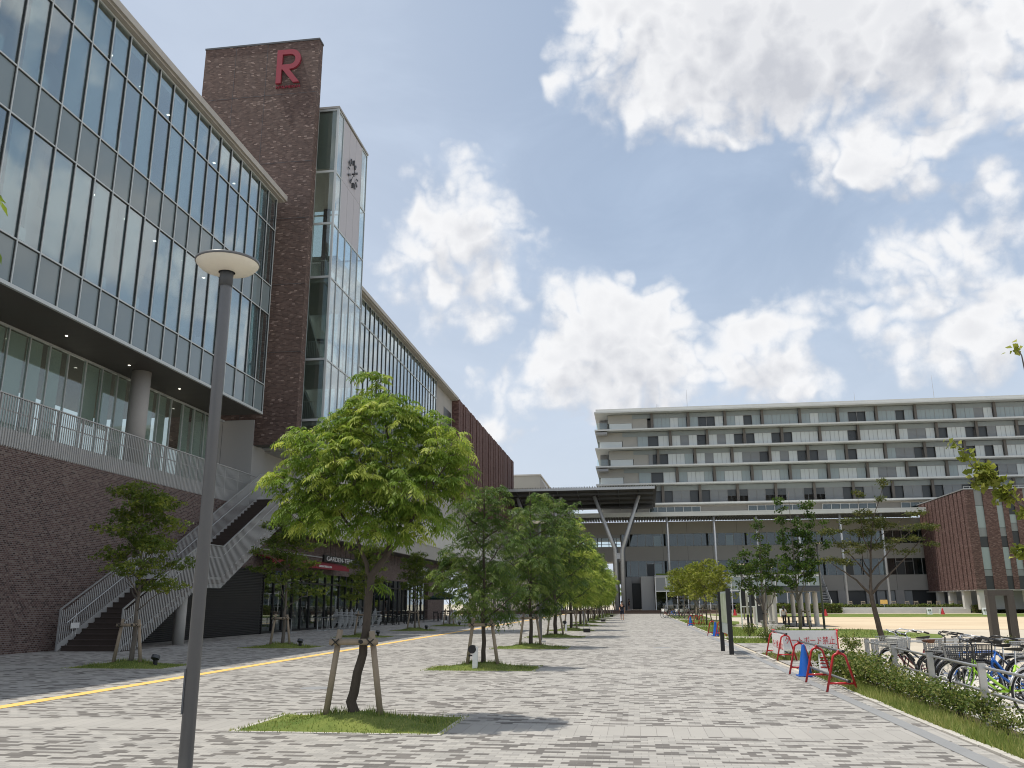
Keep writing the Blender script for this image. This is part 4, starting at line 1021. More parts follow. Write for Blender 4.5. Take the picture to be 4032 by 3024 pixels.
ws = T('white_stair', 'white outdoor stair descending from the pavilion roof', 'stair', (29.4, 139, 0.4))
t_ = MB()
for i in range(20): t_.box(28.3,29.9,147.3-i*.34-.34,147.3-i*.34,5.55-i*.25,5.60-i*.25)
t_.out('tread_flight', M['white'], ws)
for x in (28.22,29.92):
    g_ = MB(); g_.hexa([(x,147.3,5.2),(x+.05,147.3,5.2),(x+.05,140.5,.45),(x,140.5,.45),(x,147.3,6.6),(x+.05,147.3,6.6),(x+.05,140.5,1.6),(x,140.5,1.6)]); g_.out('balustrade', M['white'], ws)

# ------------------------------------------------------------ terrace retaining wall, hedges, right brick block
tag(MB().box(29.5,46.7,131.6,132.0,0,0.55).box(29.5,46.7,132.0,134,0,0.56).box(29.4,46.8,132.7,133.0,.56,.80).out('stone_bench', M['concrete_pale']), 'long low pale concrete bench wall beyond the sand field', 'bench')
MB_ = MB().box(28.2,60,133.05,147.2,0,0.5); struct('terrace', MB_, M['concrete'])
rb_ = T('brick_block', 'red brown brick block on concrete pillars right of the sand field', 'building', (50, 136, 0.8))
BX, BY, BT, BB = 46.0, 126.3, 16.7, 3.12
w_ = MB(); w_.box(BX+.5,90,BY+.5,147.5,BB+.02,BT-.05); w_.out('inner_core', M['dark_open'], rb_)
y = BY; i = 0
while y < 146.0:
    wd = (1.05,1.3,1.2,1.45,1.0,1.35)[i % 6]
    MB().box(BX,BX+.49,y,min(y+wd,147.4),BB,BT).out('brick_fin', M['brick_red'], rb_)
    if i % 2 == 0: MB().box(BX+.2,BX+.49,y+wd,y+wd+.10,BB+.3,BT-.3).out('metal_strip', M['alu'], rb_)
    y += wd+.34; i += 1
strips = [(47.25,48.35),(50.0,50.85),(51.5,52.4),(53.6,54.4),(56.2,57.2),(59.5,60.4)]
xs_ = [BX+.5]+[v for s in strips for v in s]+[90]
for a, b_ in zip(xs_[0::2], xs_[1::2]): MB().box(a,b_,BY,BY+.49,BB,BT).out('brick_pier', M['brick_red'], rb_)
for i, (a, b_) in enumerate(strips):
    m_ = MB(); lv_ = [(BT,14.5,1),(14.45,11.4,0),(11.36,10.2,1),(10.15,8.8,2),(8.75,5.8,0),(5.75,4.9,1),(4.85,BB,2)]
    if i == 2: lv_ = [(BT,13.2,2),(13.15,12.0,0),(11.95,10.9,1),(10.85,8.9,2),(8.8,7.2,1),(7.15,5.8,0),(5.75,4.9,1),(4.85,BB,2)]
    for z1, z0, mi in lv_: m_.box(a+.01,b_-.01,BY+.22,BY+.3,z0,z1,mi)
    m_.out('window_strip', [M['frost'], M['louvre_grey'], M['dark_open']], rb_)
MB().box(BX-.06,90,BY-.06,147.6,BT+.002,BT+.14).out('coping', M['alu'], rb_)
MB().box(BX+.05,90,BY+.05,147.4,BB-.15,BB-.002).out('underside', M['concrete'], rb_)
for y in (126.6,132.2,137.8,143): MB().box(BX+.25,BX+1.2,y,y+.8,.5,BB-.152).out('pillar', M['concrete_pale'], rb_)
for x in (52,58,64): MB().box(x,x+1.2,BY+.3,BY+.9,.5,BB-.152).out('pillar', M['concrete_pale'], rb_)
MB().box(BX+2.5,90,BY+2.5,BY+2.7,.5,BB-.155).box(BX+2.5,BX+2.7,BY+2.7,147,.5,BB-.155).out('recessed_wall', M['louvre_grey'], rb_)
rr = MB(); 
for i in range(30): rr.box(BX+i*.8,BX+i*.8+.04,BY-.04,BY,BT+.142,BT+.4)
rr.box(BX,BX+24,BY-.04,BY,BT+.4,BT+.44); rr.out('roof_rail', M['steel_dull'], rb_)
# pale building far left behind the canopy
bb = T('pale_house', 'plain beige building with a flat roof far behind the dark canopy', 'building', (-22, 182, 0))
MB().box(-34,-18.9,178,205,0,27.7).out('wall', M['beige_wall'], bb)
MB().box(-34.2,-18.7,177.8,205,27.72,28.0).out('roof_edge', M['concrete_pale'], bb)
MB().hexa([(-18.89,178,0),(-16.2,178,0),(-16.2,205,0),(-18.89,205,0),(-18.89,178,27.5),(-16.3,178,22.5),(-16.3,205,22.5),(-18.89,205,27.5)]).out('annex', M['warm_panel'], bb)
# ------------------------------------------------------------ foliage builders
def nrm(a): return a/np.maximum(np.linalg.norm(a, axis=-1, keepdims=True), 1e-9)
def leaf_pinnate(P, Dv, rs, L=0.24, pairs=5, ll=0.085, lw=0.013, droop=0.5, tint=None):
    n = len(P); Ls = L*rs.uniform(0.75,1.2,(n,1)); up = np.array([0,0,1.0])
    side = nrm(np.cross(Dv, up+0.15*rs.normal(size=(n,3))))
    Vs = []; Ts = []
    for k in range(pairs*2+1):
        t = 1.0 if k == pairs*2 else 0.22+0.74*(k//2)/(pairs-0.5)
        base = P + Dv*Ls*t - up*Ls*droop*t*t
        rd = nrm(Dv - up*2*droop*t)
        sg = 0.0 if k == pairs*2 else (1 if k % 2 else -1)
        ld = nrm(side*sg*0.9 + rd*0.55 - up*(0.35+0.3*rs.random((n,1))) + 0.18*rs.normal(size=(n,3)))
        wv = nrm(rd - ld*np.sum(rd*ld,1,keepdims=True) + 0.2*rs.normal(size=(n,3)))
        s = ll*(1.0 - 0.35*abs(t-0.6))*rs.uniform(0.8,1.15,(n,1)); w = lw*rs.uniform(0.85,1.2,(n,1))
        mid = base + ld*s*0.42 - up*0.003
        tip = base + ld*s - up*s*0.12
        Vs.append(np.stack([base, mid+wv*w, tip, mid-wv*w],1)); Ts.append(np.repeat((tint if tint is not None else rs.random(n))[:,None],4,1))
    V = np.concatenate(Vs,0).reshape(-1,3); F = np.arange(len(V)).reshape(-1,4)
    return V, F, np.concatenate(Ts,0).ravel()
def leaf_fan(P, rs, size=0.06, lobes=3, flat=0.6, tint=None, wid=0.36):
    """palmate (lobes=3) or simple oval leaf (lobes=1)"""
    n = len(P); up = np.array([0,0,1.0])
    N = nrm(up*flat + (1-flat)*1.6*rs.normal(size=(n,3)))
    a = nrm(np.cross(N, rs.normal(size=(n,3)))); b = np.cross(N, a)
    Vs = []; Ts = []; tt = tint if tint is not None else rs.random(n)
    for k in range(lobes):
        an = 0 if lobes == 1 else (k-(lobes-1)/2)*0.95
        d = a*math.cos(an)+b*math.sin(an); w = -a*math.sin(an)+b*math.cos(an)
        s = size*rs.uniform(0.75,1.2,(n,1))*(1 if (lobes == 1 or k == lobes//2) else 0.8)
        mid = P + d*s*0.5 + N*s*0.06
        Vs.append(np.stack([P, mid+w*s*wid, P+d*s-N*s*0.15, mid-w*s*wid],1)); Ts.append(np.repeat(tt[:,None],4,1))
    V = np.concatenate(Vs,0).reshape(-1,3); F = np.arange(len(V)).reshape(-1,4)
    return V, F, np.concatenate(Ts,0).ravel()
def tree_parts(root, seed, limbs, blobs, ntips, per_tip, kind, lmat, bmat, shell=0.5, twig_r=0.006, lp=None, crown_name='crown', young=0.0):
    rs = np.random.RandomState(seed); lp = lp or {}
    tb = MB(); sk = []
    for lb in limbs:
        pts = [Vector(p[:3]) for p in lb]; rad = [p[3] for p in lb]
        # smooth with subdivision and a little wobble
        P2, R2 = [], []
        for i in range(len(pts)-1):
            for j in range(3):
                f = j/3; q = pts[i].lerp(pts[i+1], f)
                if j: q = q + Vector(rs.normal(size=3)*0.012*(1 if lb is limbs[0] else 1.3))
                P2.append(q); R2.append(rad[i]*(1-f)+rad[i+1]*f)
        P2.append(pts[-1]); R2.append(rad[-1])
        tb.tube(P2, R2, 9 if rad[0] > .03 else 6)
        for q, r in zip(P2, R2):
            if not (lb is limbs[0] and q.z < blobs_min(blobs)): sk.append((q.x,q.y,q.z))
    sk = np.array(sk)
    wts = np.array([b[3]*b[4]*b[5]*(b[6] if len(b) > 6 else 1) for b in blobs])**0.8; wts /= wts.sum()
    ids = rs.choice(len(blobs), ntips, p=wts)
    tips = []
    for i in ids:
        b = blobs[i]; d = rs.normal(size=3); d /= np.linalg.norm(d); r = (shell + (1-shell)*rs.random()**0.5) if rs.random() < 0.75 else rs.random()**0.5
        tips.append((b[0]+d[0]*b[3]*r, b[1]+d[1]*b[4]*r, b[2]+d[2]*b[5]*r))
    tips = np.array(tips); tips = tips[np.argsort(np.linalg.norm(tips-sk.mean(0),axis=1))]
    nodes = sk.copy(); LP, LD, LT = [], [], []
    for tp in tips:
        dv = tp - nodes; dist = np.linalg.norm(dv,axis=1) + np.maximum(0, -dv[:,2])*0.8
        j = int(np.argmin(dist)); a = nodes[j]
        mid = (a+tp)/2 + np.array([0,0,0.06])*np.linalg.norm(tp-a) + rs.normal(size=3)*0.02
        ln = np.linalg.norm(tp-a)
        if ln > 0.05: tb.tube([a, mid, tp], [twig_r*(0.7+0.8*min(1,ln)), twig_r*.75, twig_r*.45], 4, caps=False)
        nodes = np.vstack([nodes, mid[None], (mid*.3+tp*.7)[None]])
        out = tp - a; out = out/(np.linalg.norm(out)+1e-6)
        tv = rs.random()
        for q in range(per_tip):
            f = 1 - 0.6*rs.random()**1.5
            P = mid+(tp-mid)*((f-.4)/.6) + rs.normal(size=3)*0.015
            an = rs.uniform(0,2*math.pi)
            dd = out*0.7 + np.array([math.cos(an), math.sin(an), rs.uniform(-.15,.55)])*0.9
            LP.append(P); LD.append(dd/np.linalg.norm(dd)); LT.append(0.72*tv**1.25+0.28*rs.random())
    LP, LD, LT = np.array(LP), np.array(LD), np.clip(np.array(LT)+young,0,1)
    if kind == 'pinnate': V, F, TT = leaf_pinnate(LP, LD, rs, tint=LT, **lp)
    else: V, F, TT = leaf_fan(LP + rs.normal(size=LP.shape)*lp.get('spread',0.05)*np.array([1,1,0.5]), rs, tint=LT, **{k:v for k,v in lp.items() if k != 'spread'})
    tb.out('trunk', bmat, root, smooth=True, local=True)
    raw_mesh(crown_name, V, F, lmat, root, TT)
    return root
def blobs_min(bl): return min(b[2]-b[5] for b in bl)
def blades(rs, X, Y, Z, h, w, lean=0.35):
    n = len(X); an = rs.uniform(0,2*math.pi,n); hh = h*rs.uniform(0.5,1.25,n)
    bx = np.cos(an)*w; by = np.sin(an)*w; la = rs.uniform(0,2*math.pi,n); ll = lean*hh*rs.random(n)
    V = np.stack([np.stack([X-bx,Y-by,Z],1), np.stack([X+bx,Y+by,Z],1), np.stack([X+np.cos(la)*ll,Y+np.sin(la)*ll,Z+hh],1)],1).reshape(-1,3)
    return V, np.arange(len(V)).reshape(-1,3), np.repeat(np.clip(rs.normal(0.45,0.25,n),0,1),3)
ORD = ['first','second','third','fourth','fifth','sixth','seventh','eighth','ninth','tenth','eleventh','twelfth']

# ------------------------------------------------------------ planting beds
def make_bed(loc, label, seed, group, nbl=4200):
    bed = T('planting_bed', label, 'planting bed', loc, group); rs = np.random.RandomState(seed)
    a, b, e = 1.40, 0.90, 0.07
    MB().box(-a,a,-b,-b+e,-.02,.012).box(-a,a,b-e,b,-.02,.012).box(-a,-a+e,-b+e,b-e,-.02,.012).box(a-e,a,-b+e,b-e,-.02,.012).out('edging', M['kerb'], bed, local=True)
    nx, ny = 26, 16; m_ = MB(); hz = lambda x,y: 0.012+0.15*math.exp(-(x*x*1.6+y*y*2.6))*max(0,1-(abs(x)/1.3)**4)*max(0,1-(abs(y)/.8)**4)
    V = [(-a+e+(2*a-2*e)*i/nx, -b+e+(2*b-2*e)*j/ny) for j in range(ny+1) for i in range(nx+1)]
    m_.add([(x,y,hz(x,y)+rs.uniform(-.006,.006)) for x,y in V], [(j*(nx+1)+i,j*(nx+1)+i+1,(j+1)*(nx+1)+i+1,(j+1)*(nx+1)+i) for j in range(ny) for i in range(nx)])
    m_.out('mound', M['turf'], bed, local=True, smooth=True)
    X = np.clip(rs.uniform(-a-.04,a+.04,nbl), -a-.015*rs.random(nbl), a+.02*rs.random(nbl)); Y = np.clip(rs.uniform(-b-.03,b+.03,nbl), -b-.015*rs.random(nbl), b+.015*rs.random(nbl)); keep = rs.random(nbl) < 0.35+0.65*(np.sin(X*3+seed)*np.cos(Y*4)+1)/2
    X, Y = X[keep], Y[keep]; Zz = np.array([hz(x,y) for x,y in zip(X,Y)])
    V1, F1, T1_ = blades(rs, X, Y, Zz, 0.035, 0.006); T1_ = np.clip(T1_+.12+.16*np.repeat(np.sin(X*5+seed)*np.cos(Y*6),3),0,1)
    k = 330; w3 = rs.randint(0,3,k); cx = np.array([-.38,.34,.98])[w3]+rs.normal(0,.13,k); cyy = np.array([.05,.0,.15])[w3]+rs.normal(0,.09,k)
    cx = np.clip(cx,-1.25,1.25); cyy = np.clip(cyy,-.75,.75); Zz = np.array([hz(x,y) for x,y in zip(cx,cyy)])
    V2, F2, T2_ = blades(rs, cx, cyy, Zz, 0.10, 0.007, 0.6)
    raw_mesh('turf', np.vstack([V1,V2]), np.vstack([F1,F2+len(V1)]), M['grass'], bed, np.concatenate([T1_,T2_]))
    return bed
BX_ = -3.87; TY = [12.1+10.2*i for i in range(12)]
bedA = make_bed((BX_,12.05,0), 'grass planting bed with pale edging around the nearest street tree', 3, 'planting beds of the street tree row')
bedB = make_bed((BX_,TY[1],0), 'grass planting bed holding the second street tree and a white bollard light', 5, 'planting beds of the street tree row')
for i in range(2,12):
    clone(bedA if i % 2 == 0 else bedB, (BX_, TY[i], 0), math.pi if i % 3 == 0 else 0, 'small grass planting bed under the %s street tree of the middle row' % ORD[i])
clone(bedB, (BX_, 1.9, 0), math.pi, 'grass planting bed just outside the picture beside the photographer')
MY = [22.3+10.2*i for i in range(9)]; MX = -13.45
for i in range(8):
    clone(bedA if i % 2 else bedB, (MX, MY[i], 0), 0 if i % 2 else math.pi, 'shaded grass bed under the %s maple tree along the shop side' % ORD[i])['group'] = 'planting beds of the maple row'

# ------------------------------------------------------------ stakes
def make_support(loc, label, group):
    s = T('tree_support', label, 'tree support', loc, group)
    MB().tube([(-.40,-.02,.0),(-.235,-.02,1.22)],[.047,.042],10).out('stake', M['stake'], s, smooth=True, local=True)
    MB().tube([(.40,-.02,.0),(.225,-.02,1.20)],[.045,.043],10).out('stake', M['stake'], s, smooth=True, local=True)
    MB().tube([(-.35,-.10,1.055),(.335,-.10,1.06)],[.042,.042],10).out('crossbar', M['stake'], s, smooth=True, local=True)
    t_ = MB()
    for x in (-.255,.245): t_.tube([(x-.05,-.15,1.10),(x+.05,-.15,1.01)],.008,5); t_.tube([(x-.05,-.15,1.01),(x+.05,-.15,1.10)],.008,5)
    t_.tube([(.12,-.16,1.06),(.05,-.06,1.07),(-.02,.08,1.07)],.03,6); t_.out('rope_tie', M['black'], s, local=True)
    return s
sup = make_support((BX_-.03,12.05,.03), 'wooden stakes with a crossbar tied to the nearest street tree', 'wooden supports of the street tree row')
for i in range(1,12): clone(sup, (BX_, TY[i]-.1, .02), 0, 'wooden stake frame tied to the %s street tree of the middle row' % ORD[i])
for i in range(8): clone(sup, (MX-.05, MY[i]-.1, .02), 0, 'shaded wooden stake frame tied to the %s maple tree along the shop side' % ORD[i])['group'] = 'wooden supports of the maple row'

# ------------------------------------------------------------ nearest street tree
t1 = T('street_tree', 'nearest street tree with a leaning trunk and a broad bright yellow green crown', 'tree', (-3.94,12.1,0.06), 'street trees in the middle of the pavement')
LB1 = [[(0,0,0,.082),(.02,0,.35,.068),(.10,0,.75,.062),(.16,0,1.15,.058),(.19,0,1.7,.054),(.22,0,1.95,.052),(.40,.02,2.18,.046),(.45,.05,2.5,.036),(.44,.05,3.1,.027),(.40,.1,3.7,.018),(.30,.1,4.3,.009)],
       [(.21,0,1.9,.036),(.10,-.05,2.2,.028),(.02,-.15,2.45,.022),(-.25,-.25,2.85,.016),(-.65,-.35,3.2,.009)],
       [(.42,.02,2.2,.03),(.63,-.1,2.4,.026),(.85,-.2,2.72,.02),(1.1,-.25,3.05,.016),(1.35,-.2,3.5,.008)],
       [(.46,.05,2.45,.022),(.65,.35,2.9,.017),(.8,.6,3.4,.009)],[(.45,.05,2.6,.02),(.2,.45,3.05,.015),(-.05,.75,3.5,.008)],
       [(.45,.05,2.9,.018),(.2,-.4,3.35,.013),(.05,-.6,3.8,.007)],[(.02,-.15,2.45,.016),(-.4,.15,2.8,.012),(-.75,.3,3.0,.007)]]
BL1 = [(.02,.1,4.62,.34,.4,.46),(.30,-.1,4.15,.66,.7,.42),(-.62,-.1,3.74,.52,.65,.42),(-.86,0,3.32,.50,.6,.38),(1.08,0,3.80,.52,.65,.42),(1.28,.05,3.36,.42,.55,.36),(-.25,0,4.2,.3,.4,.3),
       (.15,-.55,3.5,.70,.45,.5),(.35,.65,3.5,.75,.45,.55),(-.30,0,3.15,.55,.7,.36),(.75,-.25,3.15,.55,.65,.36),(-.60,-.1,2.84,.48,.5,.22),(-.15,-.25,2.72,.46,.5,.22),(.50,-.2,2.62,.46,.5,.26),(.92,-.1,2.72,.42,.5,.24),(.30,-.05,1.95,.15,.2,.16,.5),(.85,0,4.2,.32,.4,.26),(-.95,0,2.95,.28,.3,.2)]
tree_parts(t1, 11, LB1, BL1, 650, 6, 'pinnate', M['leaf_sunlit'], M['bark'], lp=dict(L=0.22,pairs=5,ll=0.095,lw=0.0118,droop=0.62), young=0.04)
clone(t1, (-4.03, 2.5, 0.06), 0, 'leafy street tree mostly outside the picture at the left edge', .88)
# generic trees of the row
def row_limbs(rs, h):
    L_ = [[(0,0,0,.070),(.02,.01,.6,.058),(-.02,.0,1.3,.05),(.03,.02,2.2,.042),(0,0,3.2,.03),(.02,0,h-.6,.014),(.0,0,h-.1,.006)]]
    for i in range(11):
        z = 1.15+i*(h-2.0)/11; a = i*2.4+rs.uniform(-.3,.3); r = 1.35*(1-.45*abs(z/h-.45))
        L_.append([(.0,0,z,.024),(math.cos(a)*r*.45,math.sin(a)*r*.45,z+.35,.016),(math.cos(a)*r*.85,math.sin(a)*r*.85,z+.75,.008)])
    return L_
def row_blobs(rs, h):
    B_ = []
    for i in range(15):
        z = 1.35+(h-1.75)*i/14; a = i*2.3; f = math.sin(math.pi*min(1,(z-.6)/(h-.4)))**.7; q = rs.uniform(.45,1.0); o = rs.uniform(.5,.95)
        B_.append((math.cos(a)*o*f, math.sin(a)*o*f, z, .72*f*q+.12, .72*f*q+.12, rs.uniform(.22,.40)))
    return B_
protos = []
for v, (h, lm, sd_, yg) in enumerate(((4.9,'leaf_shaded',21,0.0),(5.2,'leaf_shaded',22,0.05),(5.0,'leaf_sunlit',23,0.22))):  # first two variants take the leaf colour with shade painted in
    rs_ = np.random.RandomState(sd_)
    t = T('street_tree', 'x', 'tree', (BX_, TY[1+v], .06), 'street trees in the middle of the pavement')
    tree_parts(t, sd_, row_limbs(rs_, h), row_blobs(rs_, h), 470, 5, 'pinnate', M[lm], M['bark'], lp=dict(L=0.25,pairs=4,ll=0.105,lw=0.0135,droop=0.65), young=yg)
    protos.append(t)
SC = {1:.97,2:1.12,3:1.42,4:1.38,5:1.28,6:1.33,7:1.28,8:1.25,9:1.3,10:1.25,11:1.2}
LOOK = ['second street tree from the camera with dark green leaves down to its stakes','third street tree from the camera, dark green and a little taller than the second','fourth street tree from the camera, tall dark green with a thin top shoot']
for i in range(1,12):
    v = 0 if i in (1,3) else 1 if i == 2 else 2
    if i <= 3: o = protos[i-1] if i < 3 else clone(protos[0], (BX_,TY[3],.06), R(70))
    elif i == 4: o = protos[2]; o.location = (BX_,TY[4],.06)
    else: o = clone(protos[2] if i != 6 else protos[1], (BX_+rng.uniform(-.1,.1),TY[i],.06), R(rng.uniform(0,360)))
    o.scale = (SC[i]*rng.uniform(.95,1.08),)*2+(SC[i],)
    o['label'] = LOOK[i-1] if i <= 3 else 'yellow green street tree, %s from the camera in the middle row' % ORD[i]
# ------------------------------------------------------------ maples along the shops
mp = []
for v, sd_ in enumerate((31,32)):
    t = T('maple_tree', 'x', 'tree', (MX, MY[v], .08), 'maple trees along the shop side'); rs_ = np.random.RandomState(sd_)
    L_ = [[(0,0,0,.072),(.03,0,.6,.06),(0,.02,1.2,.052),(.03,0,1.9,.042),(-.02,0,2.7,.03),(0,0,3.6,.015),(.02,0,4.3,.006)]]; B_ = []
    for i in range(13):
        z = 1.35+i*.21; a = i*2.4; r = (1.25 if z < 3 else 1.15-(z-3)*.5)*rs_.uniform(.8,1.12)
        L_.append([(0,0,z,.022),(math.cos(a)*r*.5,math.sin(a)*r*.5,z+.45,.014),(math.cos(a)*r*.95,math.sin(a)*r*.95,z+.62,.006)])
        if i > 1 or i == 0: B_.append((math.cos(a)*r*.85, math.sin(a)*r*.85, z+.68, .52, .52, .20)); B_.append((math.cos(a+.4)*r*.45, math.sin(a+.4)*r*.45, z+.75, .55, .55, .26))
    B_ += [(0,0,4.3,.32,.32,.26),(.1,0,3.9,.5,.5,.22)]
    tree_parts(t, sd_, L_, B_, 560, 12, 'fan', M['leaf_maple'], M['bark_grey'], lp=dict(size=.078,lobes=3,flat=.62,spread=.07,wid=.24), twig_r=.005)
    mp.append(t)
for i in range(8):
    o = mp[i] if i < 2 else clone(mp[i % 2], (MX, MY[i], .08), R(rng.uniform(0,360)), scale=rng.uniform(.9,1.05))
    o['label'] = ('maple tree with layered dark green foliage in front of the stair foot' if i == 0 else 'shaded maple tree, %s along the shop side counted from the stair' % ORD[i])
# ------------------------------------------------------------ trees on the right
def upright(seed, h, cols, lmat, nt, label, loc, size=.105, per=11, young=0.0):
    t = T('round_leaf_tree', label, 'tree', loc); rs_ = np.random.RandomState(seed); L_ = [[(0,0,0,.065),(.02,0,h*.2,.055),(0,0,h*.45,.042),(.0,0,h*.7,.025),(.0,0,h*.97,.008)]]; B_ = []
    for (x, y, zb_, zt_, r) in cols:
        L_.append([(0,0,zb_*.6,.03),(x*.5,y*.5,zb_*.85,.024),(x*.95,y*.95,(zb_+zt_)/2,.018),(x,y,zt_,.006)])
        n = max(3,int((zt_-zb_)/.55))
        for i in range(n):
            z = zb_+(zt_-zb_)*(i+.5)/n; B_.append((x+rs_.uniform(-.12,.12), y+rs_.uniform(-.12,.12), z, r*rs_.uniform(.5,1.0), r*rs_.uniform(.5,1.0), .26))
    tree_parts(t, seed, L_, B_, nt, per, 'fan', lmat, M['bark_grey'], lp=dict(size=size,lobes=1,flat=.45,spread=.10,wid=.46), twig_r=.008, young=young); return t
upright(41, 5.7, [(-.75,.1,2.1,4.3,.52),(.1,0,3.3,5.6,.40),(.85,0,1.8,3.9,.5),(-.3,-.5,1.9,3.6,.45),(.35,.5,2.0,4.2,.45),(-1.2,0,2.9,3.6,.3)], M['leaf_katsura'], 330, 'slim young tree with round dark leaves beside the white banner', (6.15,44,0))
upright(42, 8.4, [(-.55,0,2.6,7.9,.42),(.35,.2,3.4,6.6,.50),(1.05,0,3.0,7.6,.5),(1.9,0,4.6,6.6,.38),(-.2,-.4,2.3,4.2,.4),(.6,-.3,2.6,4.8,.5)], M['leaf_katsura'], 470, 'tall open tree with upright branches of round dark leaves by the pergola', (9.55,54,0), size=.125)
bm2 = T('spreading_maple', 'broad airy tree with thin layered branches beside the bicycle rail', 'tree', (10.1,39.0,0)); rs_ = np.random.RandomState(43)
L_ = [[(.12,0,-.05,.125),(.0,0,.7,.115),(-.10,0,1.4,.10),(-.16,0,1.95,.085),(-.10,0,2.6,.05),(.0,0,3.6,.038),(.25,0,5.0,.022),(.75,0,6.3,.01),(.95,0,6.9,.004)],
      [(-.16,0,1.9,.06),(-.7,0,2.5,.04),(-1.3,.1,2.95,.025),(-1.75,.1,3.3,.01)],[(-.15,0,1.9,.065),(.35,0,2.45,.045),(1.0,.1,3.0,.032),(1.9,.1,3.9,.018),(2.5,0,4.6,.008)],
      [(-.1,0,2.6,.045),(-.55,.3,3.3,.03),(-1.2,.5,4.1,.016),(-1.6,.5,4.6,.006)],[(-.05,0,2.8,.04),(.45,-.3,3.4,.028),(1.1,-.5,4.1,.016),(1.7,-.6,4.6,.006)],
      [(0,0,3.5,.03),(-.3,-.3,4.2,.02),(-.4,-.5,5.6,.01),(-.4,-.5,6.2,.004)],[(0,0,3.7,.03),(.6,.3,4.4,.02),(1.5,.5,5.0,.008)],[(-.1,0,2.7,.035),(-.2,.6,3.4,.02),(-.1,1.2,4.2,.008)]]
B_ = [(-1.6,.1,3.35,.5,.5,.12),(-1.1,.1,3.25,.4,.5,.1),(2.4,0,4.7,.55,.5,.14),(1.9,.1,4.2,.45,.4,.12),(1.4,.1,3.7,.5,.4,.1),(-1.5,.5,4.6,.55,.5,.14),(-.9,.4,4.05,.5,.5,.12),(1.6,-.6,4.65,.5,.4,.13),(.9,-.4,4.1,.5,.4,.12),
      (-.2,0,4.5,.6,.6,.16),(.2,0,5.0,.55,.5,.15),(-.3,-.4,5.3,.4,.4,.14),(.7,.2,4.8,.6,.5,.14),(-.6,0,5.0,.55,.5,.14),(-.4,-.5,6.1,.25,.25,.16),(.85,0,6.6,.22,.22,.25),(.6,0,5.95,.25,.25,.12),(0,.9,4.0,.6,.5,.15),(-.6,0,3.7,.5,.4,.1),(.5,0,3.9,.5,.4,.12),(2.2,.2,5.3,.4,.4,.12),(2.6,0,3.95,.35,.3,.08)]
tree_parts(bm2, 43, L_, B_, 470, 12, 'fan', M['leaf_olive'], M['bark'], lp=dict(size=.078,lobes=3,flat=.65,spread=.085,wid=.24), twig_r=.006, young=.05)
sm = T('kerbside_tree', 'x', 'tree', (4.9,91,0), 'small trees beside the kerb'); rs_ = np.random.RandomState(44)
L_ = [[(0,0,0,.07),(0,0,1.2,.055),(.05,0,2.2,.04),(0,0,3.6,.02),(0,0,4.6,.008)]]; B_ = []
for i in range(10):
    a = i*2.4; z = 1.3+i*.25; L_.append([(0,0,z*.8,.03),(math.cos(a)*.6,math.sin(a)*.6,z+.3,.018),(math.cos(a)*1.2,math.sin(a)*1.2,z+.75,.007)])
    B_.append((math.cos(a)*1.0,math.sin(a)*1.0,z+.85,.62,.62,.32)); B_.append((math.cos(a+1)*.45,math.sin(a+1)*.45,z+1.2,.6,.6,.34))
tree_parts(sm, 44, L_, B_, 300, 8, 'fan', M['leaf_gold'], M['bark_grey'], lp=dict(size=.13,lobes=3,flat=.5,spread=.10,wid=.3), twig_r=.008, young=.05)
for i, (x, y, s_) in enumerate(((4.9,91,1.0),(5.7,83.5,1.05),(5.2,67,.95),(5.9,63.8,.85),(6.4,97,1.1),(5.0,104,1.05))):
    o = sm if i == 0 else clone(sm, (x,y,0), R(70*i), scale=s_)
    o['label'] = ['small bushy tree standing over the parked far bicycles','small bushy tree behind the farther red barriers','small staked tree right of the farther blue cone','small tree just left of the map board','bushy tree behind the far bicycles, close to the deck','farthest bushy kerb tree, next to the glass pavilion'][i]
for i, (x, y) in enumerate(((5.2,66.9),(5.9,63.7),(5.7,83.4),(6.15,43.85),(9.9,54.2))):
    clone(sup, (x,y,0), R(30*i), ['stake frame tied to the small tree right of the farther blue cone','stake frame tied to the small tree left of the map board','stake frame tied to the tree behind the farther barriers','stake frame at the slim round leaved tree by the banner','stake frame at the tall open tree by the pergola'][i])['group'] = 'wooden supports on the right side'
# yellow-green tree reaching into the picture from the right
rt = T('yellow_leaf_tree', 'young tree with yellow green leaf clusters reaching in from the right edge', 'tree', (4.45,8.95,0)); rs_ = np.random.RandomState(45)
L_ = [[(0,0,0,.05),(.02,0,1.0,.042),(-.02,0,1.75,.036),(-.10,0,2.3,.028),(-.28,0,3.05,.02),(-.42,0,3.7,.010),(-.50,0,4.15,.004)],
      [(-.17,0,2.3,.018),(-.55,.03,2.16,.0),(-.56,.03,2.16,.0)],
      [(-.08,0,2.0,.016),(-.42,.02,2.33,.0115),(-.68,.04,2.52,.009),(-.92,.05,2.78,.007),(-1.08,.05,2.95,.005),(-1.24,.05,3.2,.003)],
      [(-.02,0,1.75,.014),(-.4,.03,1.9,.008),(-.72,.05,2.06,.004)],[(.0,0,2.2,.02),(.4,.1,2.9,.012),(.6,.1,3.6,.005)],[(0,0,2.0,.018),(.3,-.3,2.6,.01),(.4,-.5,3.2,.004)]]
L_.pop(1)
